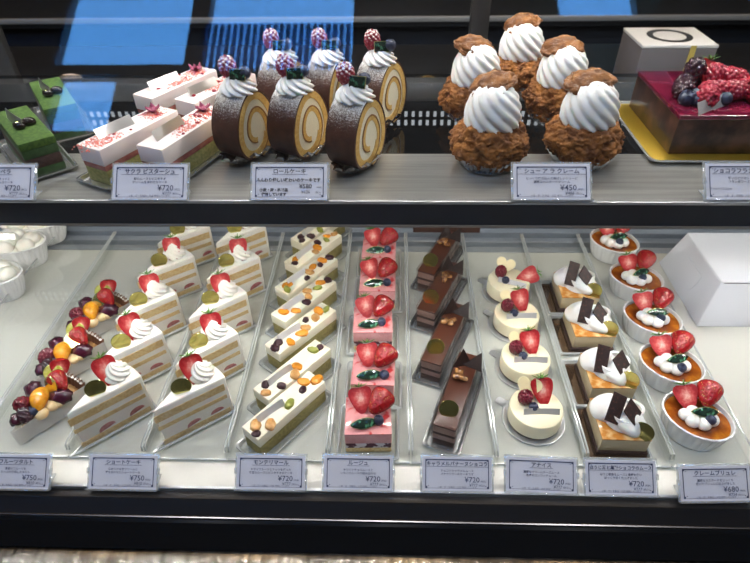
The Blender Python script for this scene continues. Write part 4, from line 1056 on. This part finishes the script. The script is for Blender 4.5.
cp('shelf_glass', bx(-HX, HX, .5895, .846, SHELF-.006, SHELF), SMOKE, 'smoked glass rear part of the shelf')
cp('shelf_rail', ext([(.486, SHELF-.001), (.486, SHELF-.028), (.500, SHELF-.028), (.500, SHELF-.006)][::-1]), NAVYM, 'dark front rail of the shelf')
cp('rail_cap', bx(-HX, HX, .4845, .4875, SHELF-.0025, SHELF+.0008, .0005), ALU)
cp('rail_lip', bx(-HX, HX, .4845, .490, SHELF-.0305, SHELF-.028, .0005), mat('rail_lip', (.30, .27, .25), .35, metal=.6))
for sx in (-.70, .70): cp('shelf_bracket', bx(sx-.004, sx+.004, .502, .866, SHELF-.022, SHELF-.0065), BLACKM)
LED = emit('led_white', (1.0, .97, .91), 330)
def leds(x0, x1, step, y, z, sx, sy, n):
    mb = MB(); x = x0
    while x <= x1:
        for ny, nz in n: mb.add(bx(x-sx/2, x+sx/2, y+ny-sy/2, y+ny+sy/2, z+nz, z+nz+(.0012 if sy > .002 else .0085)))
        x += step
    return mb
ls = cp('led_strip', bx(-HX, HX, .4905, .4995, SHELF-.0315, SHELF-.0282), ALU)
o = cp('led', leds(-.93, .93, .021, .495, SHELF-.0326, .0065, .0050, [(0, 0)]), LED, par=ls); o['kind'] = 'stuff'
# rear of the case: tracks, sliding door frames, rear light bar
for k, y in enumerate((.772, .800, .828)): cp('door_track', bx(-HX, HX, y, y+.014, -.016, -.0015, .001), TRACK)
cp('track_bed', bx(-HX, HX, .768, .90, -.02, -.012), ALU)
cp('track_ridge', bx(-HX, HX, .848, .860, -.012, .012, .001), TRACK)
rb = cp('rear_rail', bx(-HX, HX, .866, .890, .222, .252, .002), ALU)
LEDR = emit('led_rear', (.95, .98, 1.0), 1.3)
o = cp('led', leds(-.93, .93, .0116, .8655,     .1975, .0048, .0016, [(0, 0), (0, -.0145)]), LEDR, par=rb); o['kind'] = 'stuff'
# give the rear dots some height
cp('rear_light_bar', bx(-HX, HX, .8664, .876, .168, .2215, .001), BLACKM)
cp('rear_door_panel', bx(-HX, HX, .872, .880, .0, .168), mat('smoked_door', (.03, .032, .036), .12))
for x in (.128, -.62): cp('door_stile', bx(x-.014, x+.014, .892, .906, .20, .75, .001), mat('dark_stile', (.05, .05, .052), .4, metal=.4))
cp('upper_door_rail', bx(-HX, HX, .892, .906, .70, .75), BLACKM)
solo('brown_block', one(box(.118, .014, .013, .001), 'brown_block', mat('brown_block', (.085, .035, .022), .4)), 'narrow brown block lying along the rear track behind the chocolate bars', 'block', (at(447, 233, .005).x, .834, -.0013))
# front pane leans back 30 degrees
gy, gz = .315, 0.0; L = .86
u = Vector((0, math.sin(math.radians(30)), math.cos(math.radians(30)))); nrm = Vector((0, -math.cos(math.radians(30)), math.sin(math.radians(30))))
p0 = Vector((0, gy, gz-.004)); 
corners = [p0, p0+u*L, p0+u*L-nrm*.005, p0-nrm*.005]
cp('front_pane', ext([(c.y, c.z) for c in corners]), PANE, 'clear sloping front pane')
topY, topZ = (p0+u*L).y, (p0+u*L).z
cp('case_roof', bx(-HX, HX, topY-.06, .945, topZ-.004, topZ+.03), BLACKM)
tl = cp('top_light_bar', bx(-HX, HX, topY+.012, topY+.052, topZ-.018, topZ-.0045), ALU)
o = cp('led', leds(-.93, .93, .021, topY+.032, topZ-.0196, .0075, .010, [(0, 0)]), emit('led_top', (1, .95, .86), 430), par=tl); o['kind'] = 'stuff'
for s in (-1, 1):
    X = s*(HX-.004)
    v = [(X-.004, .31, -.06), (X-.004, .945, -.06), (X-.004, .945, topZ), (X-.004, topY, topZ)]; v += [(x+.008, y, z) for x, y, z in v]
    cp('side_panel', (v, [[0, 1, 2, 3][::-1], [4, 5, 6, 7], [0, 1, 5, 4], [1, 2, 6, 5], [2, 3, 7, 6], [3, 0, 4, 7]]), BLACKM)

# ------------------------------------------------------------------ the kitchen behind
DARKCAB = mat('dark_cabinet', (.012, .016, .026), .35)
WORK = mat('dark_worktop', (.016, .018, .022), .35)
def vents(x0, x1, z, y):
    mb = MB()
    n = int((x1-x0)/.022)
    for k in range(n):
        for r in range(2): mb.add(bx(x0+k*.022, x0+k*.022+.012, y-.002, y, z-r*.03, z-r*.03+.012))
    return mb
t = thing('service_counter', 'dark service counter directly behind the display case', 'counter', (0, 0, 0))
part('worktop', one(bx(-1.6, 1.6, .96, 1.42, .118, .142, .003), 'worktop', WORK), t); part('cabinet', one(bx(-1.58, 1.58, .98, 1.40, -.85, .118), 'cabinet', DARKCAB), t)
t = thing('kitchen_counter', 'dark kitchen counter with a pale steel edge in the background', 'counter', (0, 0, 0))
part('worktop', one(bx(-2.4, 2.4, 1.72, 2.5, .10, .128, .003), 'worktop', WORK), t)
part('worktop_edge', one(bx(-2.4, 2.4, 1.712, 1.72, .115, .129, .001), 'worktop_edge', mat('pale_steel', (.55, .57, .60), .4, metal=.6)), t)
part('cabinet', one(bx(-2.38, 2.38, 1.76, 2.48, -.85, .10), 'cabinet', DARKCAB), t)
for x0, x1 in ((-.75, -.40), (-.05, .32)):
    o = part('vent_holes', vents(x0, x1, -.01, 1.76).mesh('vent_holes', mat('vent_grey', (.10, .11, .12), .5)), t); o['kind'] = 'stuff'
# carton with a ring on its lid
KBOX = mat('kitchen_carton', (.78, .79, .80), .5); KSIDE = mat('carton_side', (.16, .15, .16), .6); RINGM = mat('ring_print', (.03, .035, .04), .5)
t = thing('lidded_carton', 'pale carton with a dark ring on its lid, on the counter behind the case', 'box', (*at(681, 45, .25).xy, .1422), 0)
part('carton', one(bx(-.066, .066, 0, .108, 0, .1018, .001), 'carton', KSIDE), t); part('lid', one(bx(-.067, .067, -.001, .109, .102, .1078, .0015), 'lid', KBOX), t)
part('ring_print', one(loft([[(.040*math.cos(a)*k+.0, .054+.040*math.sin(a)*k, .1079+e) for a in [2*PI*j/40 for j in range(40)]] for k, e in ((1, 0), (1, .0003), (.72, .0003), (.72, 0))], False), 'ring_print', RINGM), t, label='dark printed ring')
part('yellow_tape', one(bx(.018, .028, -.0022, -.0012, .05, .107), 'yellow_tape', mat('yellow_tape', (.6, .48, .12), .5)), t)
# solid domes added in place of pastry reflections in the rear glass
def blur_dome(x, y, z0, r, m, name, label, cat, k):
    solo(name, cached('blur_dome%d' % k, lambda: one(lathe([(0, 0), (.7, 0), (.95, .25), (1, .5), (.85, .85), (.5, 1.05), (0, 1.12)], 28), name, m, 80)), label, cat, (x, y, z0)).scale = (r, r, r)
BLURC = mat('pale_blur', (.75, .68, .62), .7); BLURY = mat('yellow_blur', (.80, .55, .18), .6); BLURP = mat('pink_blur', (.70, .48, .46), .7)
blur_dome(-.245, 1.10, .1425, .030, BLURC, 'pastry_blur', 'pale dome added for a blurred reflection behind the roll cakes', 'reflection stand-in', 0)
blur_dome(-.165, 1.16, .1425, .026, BLURP, 'pastry_blur', 'pinkish dome added for a blurred reflection behind the roll cakes', 'reflection stand-in', 2)
blur_dome(.070, 1.13, .1425, .022, BLURY, 'yellow_blur', 'small yellow dome added for a blurred reflection between roll cakes and puffs', 'reflection stand-in', 1)
blur_dome(-.655, 1.12, .1425, .030, BLURC, 'pastry_blur', 'pale dome added for a blurred reflection behind the green tea bars', 'reflection stand-in', 0)
blur_dome(-.715, 1.10, .1425, .026, BLURY, 'yellow_blur', 'yellow dome added for a blurred reflection behind the green tea bars', 'reflection stand-in', 1)
# appliances along the kitchen counter
def app(x0, x1, y0, y1, z0, z1, col, name, label, cat, doorcol):
    t = thing(name, label, cat, ((x0+x1)/2, y0, z0)); w = (x1-x0)/2
    part('housing', one(bx(-w, w, 0, y1-y0, 0, z1-z0, .006), 'housing', mat(name+'_body', col, .4)), t)
    part('door', one(bx(-w*.9, w*.9, -.012, -.001, .02, z1-z0-.03, .004), 'door', mat(name+'_door', doorcol, .25)), t)
    part('handle', one(tube([(-w*.7, -.03, z1-z0-.06), (w*.7, -.03, z1-z0-.06)], .006, 8), 'handle', ALU), t)
app(-1.5, -.85, 2.0, 2.45, .1285, .70, (.03, .045, .07), 'oven', 'dark blue oven on the kitchen counter, left of the others', 'oven', (.01, .014, .022))
app(-.45, .15, 2.05, 2.45, .1285, .62, (.02, .022, .026), 'refrigerator', 'low black refrigerator in the middle of the kitchen counter', 'refrigerator', (.008, .009, .012))
app(.55, .85, 1.95, 2.4, .1285, .75, (.05, .16, .22), 'water_heater', 'teal water heater cabinet on the kitchen counter behind the carton', 'appliance', (.04, .13, .19))
app(.95, 1.6, 2.0, 2.45, .1285, .70, (.018, .028, .05), 'oven', 'dark oven on the kitchen counter, at the right end', 'oven', (.008, .012, .02))

# ------------------------------------------------------------------ the room
WALLD = mat('shop_wall', (.16, .155, .15), .8); FLOORM = mat('shop_floor', (.13, .12, .11), .4); CEIL = mat('shop_ceiling', (.24, .24, .24), .8); KW = mat('kitchen_wall', (.018, .026, .042), .7)
RX, RY0, RY1, RZ0, RZ1 = 2.7, -1.4, 3.2, -.85, 2.72
struct('floor', one(bx(-RX, RX, RY0, RY1, RZ0-.05, RZ0), 'floor', FLOORM))
struct('ceiling', one(bx(-RX, RX, RY0, RY1, RZ1, RZ1+.05), 'ceiling', CEIL))
struct('wall_left', one(bx(-RX-.05, -RX, RY0, RY1, RZ0, RZ1), 'wall_left', WALLD)); struct('wall_right', one(bx(RX, RX+.05, RY0, RY1, RZ0, RZ1), 'wall_right', WALLD))
struct('wall_back', one(bx(-RX, RX, RY1, RY1+.05, RZ0, RZ1), 'wall_back', KW))
REFLWIN = [(-1.84, -1.10, 2.10, 2.66), (-1.04, -.20, 2.06, 2.66), (.88, 1.34, 2.42, 2.66)]  # unseen windows added, shaped so sky mirrors as blue patches in the front pane
LOWREFLWIN = (-1.80, -1.44, 1.68, 2.075)
mb = MB(); xs = sorted([-RX, RX]+[q for w in REFLWIN for q in w[:2]])
for a, b in zip(xs, xs[1:]):
    w = [q for q in REFLWIN if abs(q[0]-a) < 1e-6]
    if w and w[0][0] < -1.5:
        l = LOWREFLWIN; mb.add(bx(a, b, RY0-.08, RY0, RZ0, l[2])); mb.add(bx(a, l[0], RY0-.08, RY0, l[2], l[3])); mb.add(bx(l[1], b, RY0-.08, RY0, l[2], l[3])); mb.add(bx(a, b, RY0-.08, RY0, l[3], w[0][2])); mb.add(bx(a, b, RY0-.08, RY0, w[0][3], RZ1))
    elif w: mb.add(bx(a, b, RY0-.08, RY0, RZ0, w[0][2])); mb.add(bx(a, b, RY0-.08, RY0, w[0][3], RZ1))
    else: mb.add(bx(a, b, RY0-.08, RY0, RZ0, RZ1))
struct('wall_front', mb.mesh('wall_front', mat('front_wall', (.05, .05, .052), .8)))
WG = clear('window_glass', (.95, .97, .98), f0=.04)
for k, (a, b, c, d) in enumerate(REFLWIN+[LOWREFLWIN]):
    o = bpy.data.objects.new('window_%d' % (k+1), None); COL.objects.link(o); o['kind'] = 'structure'
    fr = MB()
    for q in (bx(a, a+.02, RY0-.07, RY0-.01, c, d), bx(b-.02, b, RY0-.07, RY0-.01, c, d), bx(a, b, RY0-.07, RY0-.01, c, c+.02), bx(a, b, RY0-.07, RY0-.01, d-.02, d)): fr.add(q)
    struct('window_frame', fr.mesh('window_frame', BLACKM), o); struct('window_pane', one(bx(a+.02, b-.02, RY0-.045, RY0-.040, c+.02, d-.02), 'window_pane', WG), o)
# unseen blind added to stripe the blue reflection of the wide window
def blind():
    mb = MB(); n = 22
    for k in range(n):
        x = -1.02+.80*k/n; mb.add(slab(3, 4, lambda a, b: (x+a*.80/n*.72, RY0-.006+.012*math.sin(a*PI), 2.05+b*.33), .001))
    m, nt, out = nt_new('blue_blind'); tr = N(nt, 'ShaderNodeBsdfTranslucent'); tr.inputs['Color'].default_value = (.25, .35, .5, 1)
    nt.links.new(tr.outputs[0], out.inputs['Surface']); return mb.mesh('window_blind', m)
solo('window_blind', blind(), 'unseen blue slatted blind added to stripe the reflection of the wide window', 'blind')
# kitchen ceiling lamps, then fill lights added over the shop side
def lamp(name, x, y, z, r, power, col):
    d = bpy.data.lights.new(name, 'AREA'); d.shape = 'DISK'; d.size = r*2; d.energy = power; d.color = col
    o = bpy.data.objects.new(name, d); COL.objects.link(o); o.location = (x, y, z); return o
for k, x in enumerate((-2.03, -.94, .135, 1.24)): lamp('kitchen_downlight', x, 1.50, RZ1-.012, .06, 8, (1, .66, .34))
for k, x in enumerate((-1.0, 0, 1.0)): lamp('shop_fill', x, -.45, RZ1-.012, .12, 15, (.95, .97, 1))  # added fill that brightens the cake fronts and cards

# ------------------------------------------------------------------ sky and view
w = bpy.data.worlds.new('sky'); SC.world = w; w.use_nodes = True
bg = w.node_tree.nodes['Background']; bg.inputs['Color'].default_value = (.12, .41, 1.0, 1); bg.inputs['Strength'].default_value = 10
SC.view_settings.view_transform = 'Standard'; SC.view_settings.look = 'None'; SC.view_settings.gamma = 1; SC.view_settings.exposure = 0
SC.view_settings.use_curve_mapping = False
SC.cycles.transparent_max_bounces = 40; SC.cycles.max_bounces = 10
SC.cycles.sample_clamp_indirect = 6
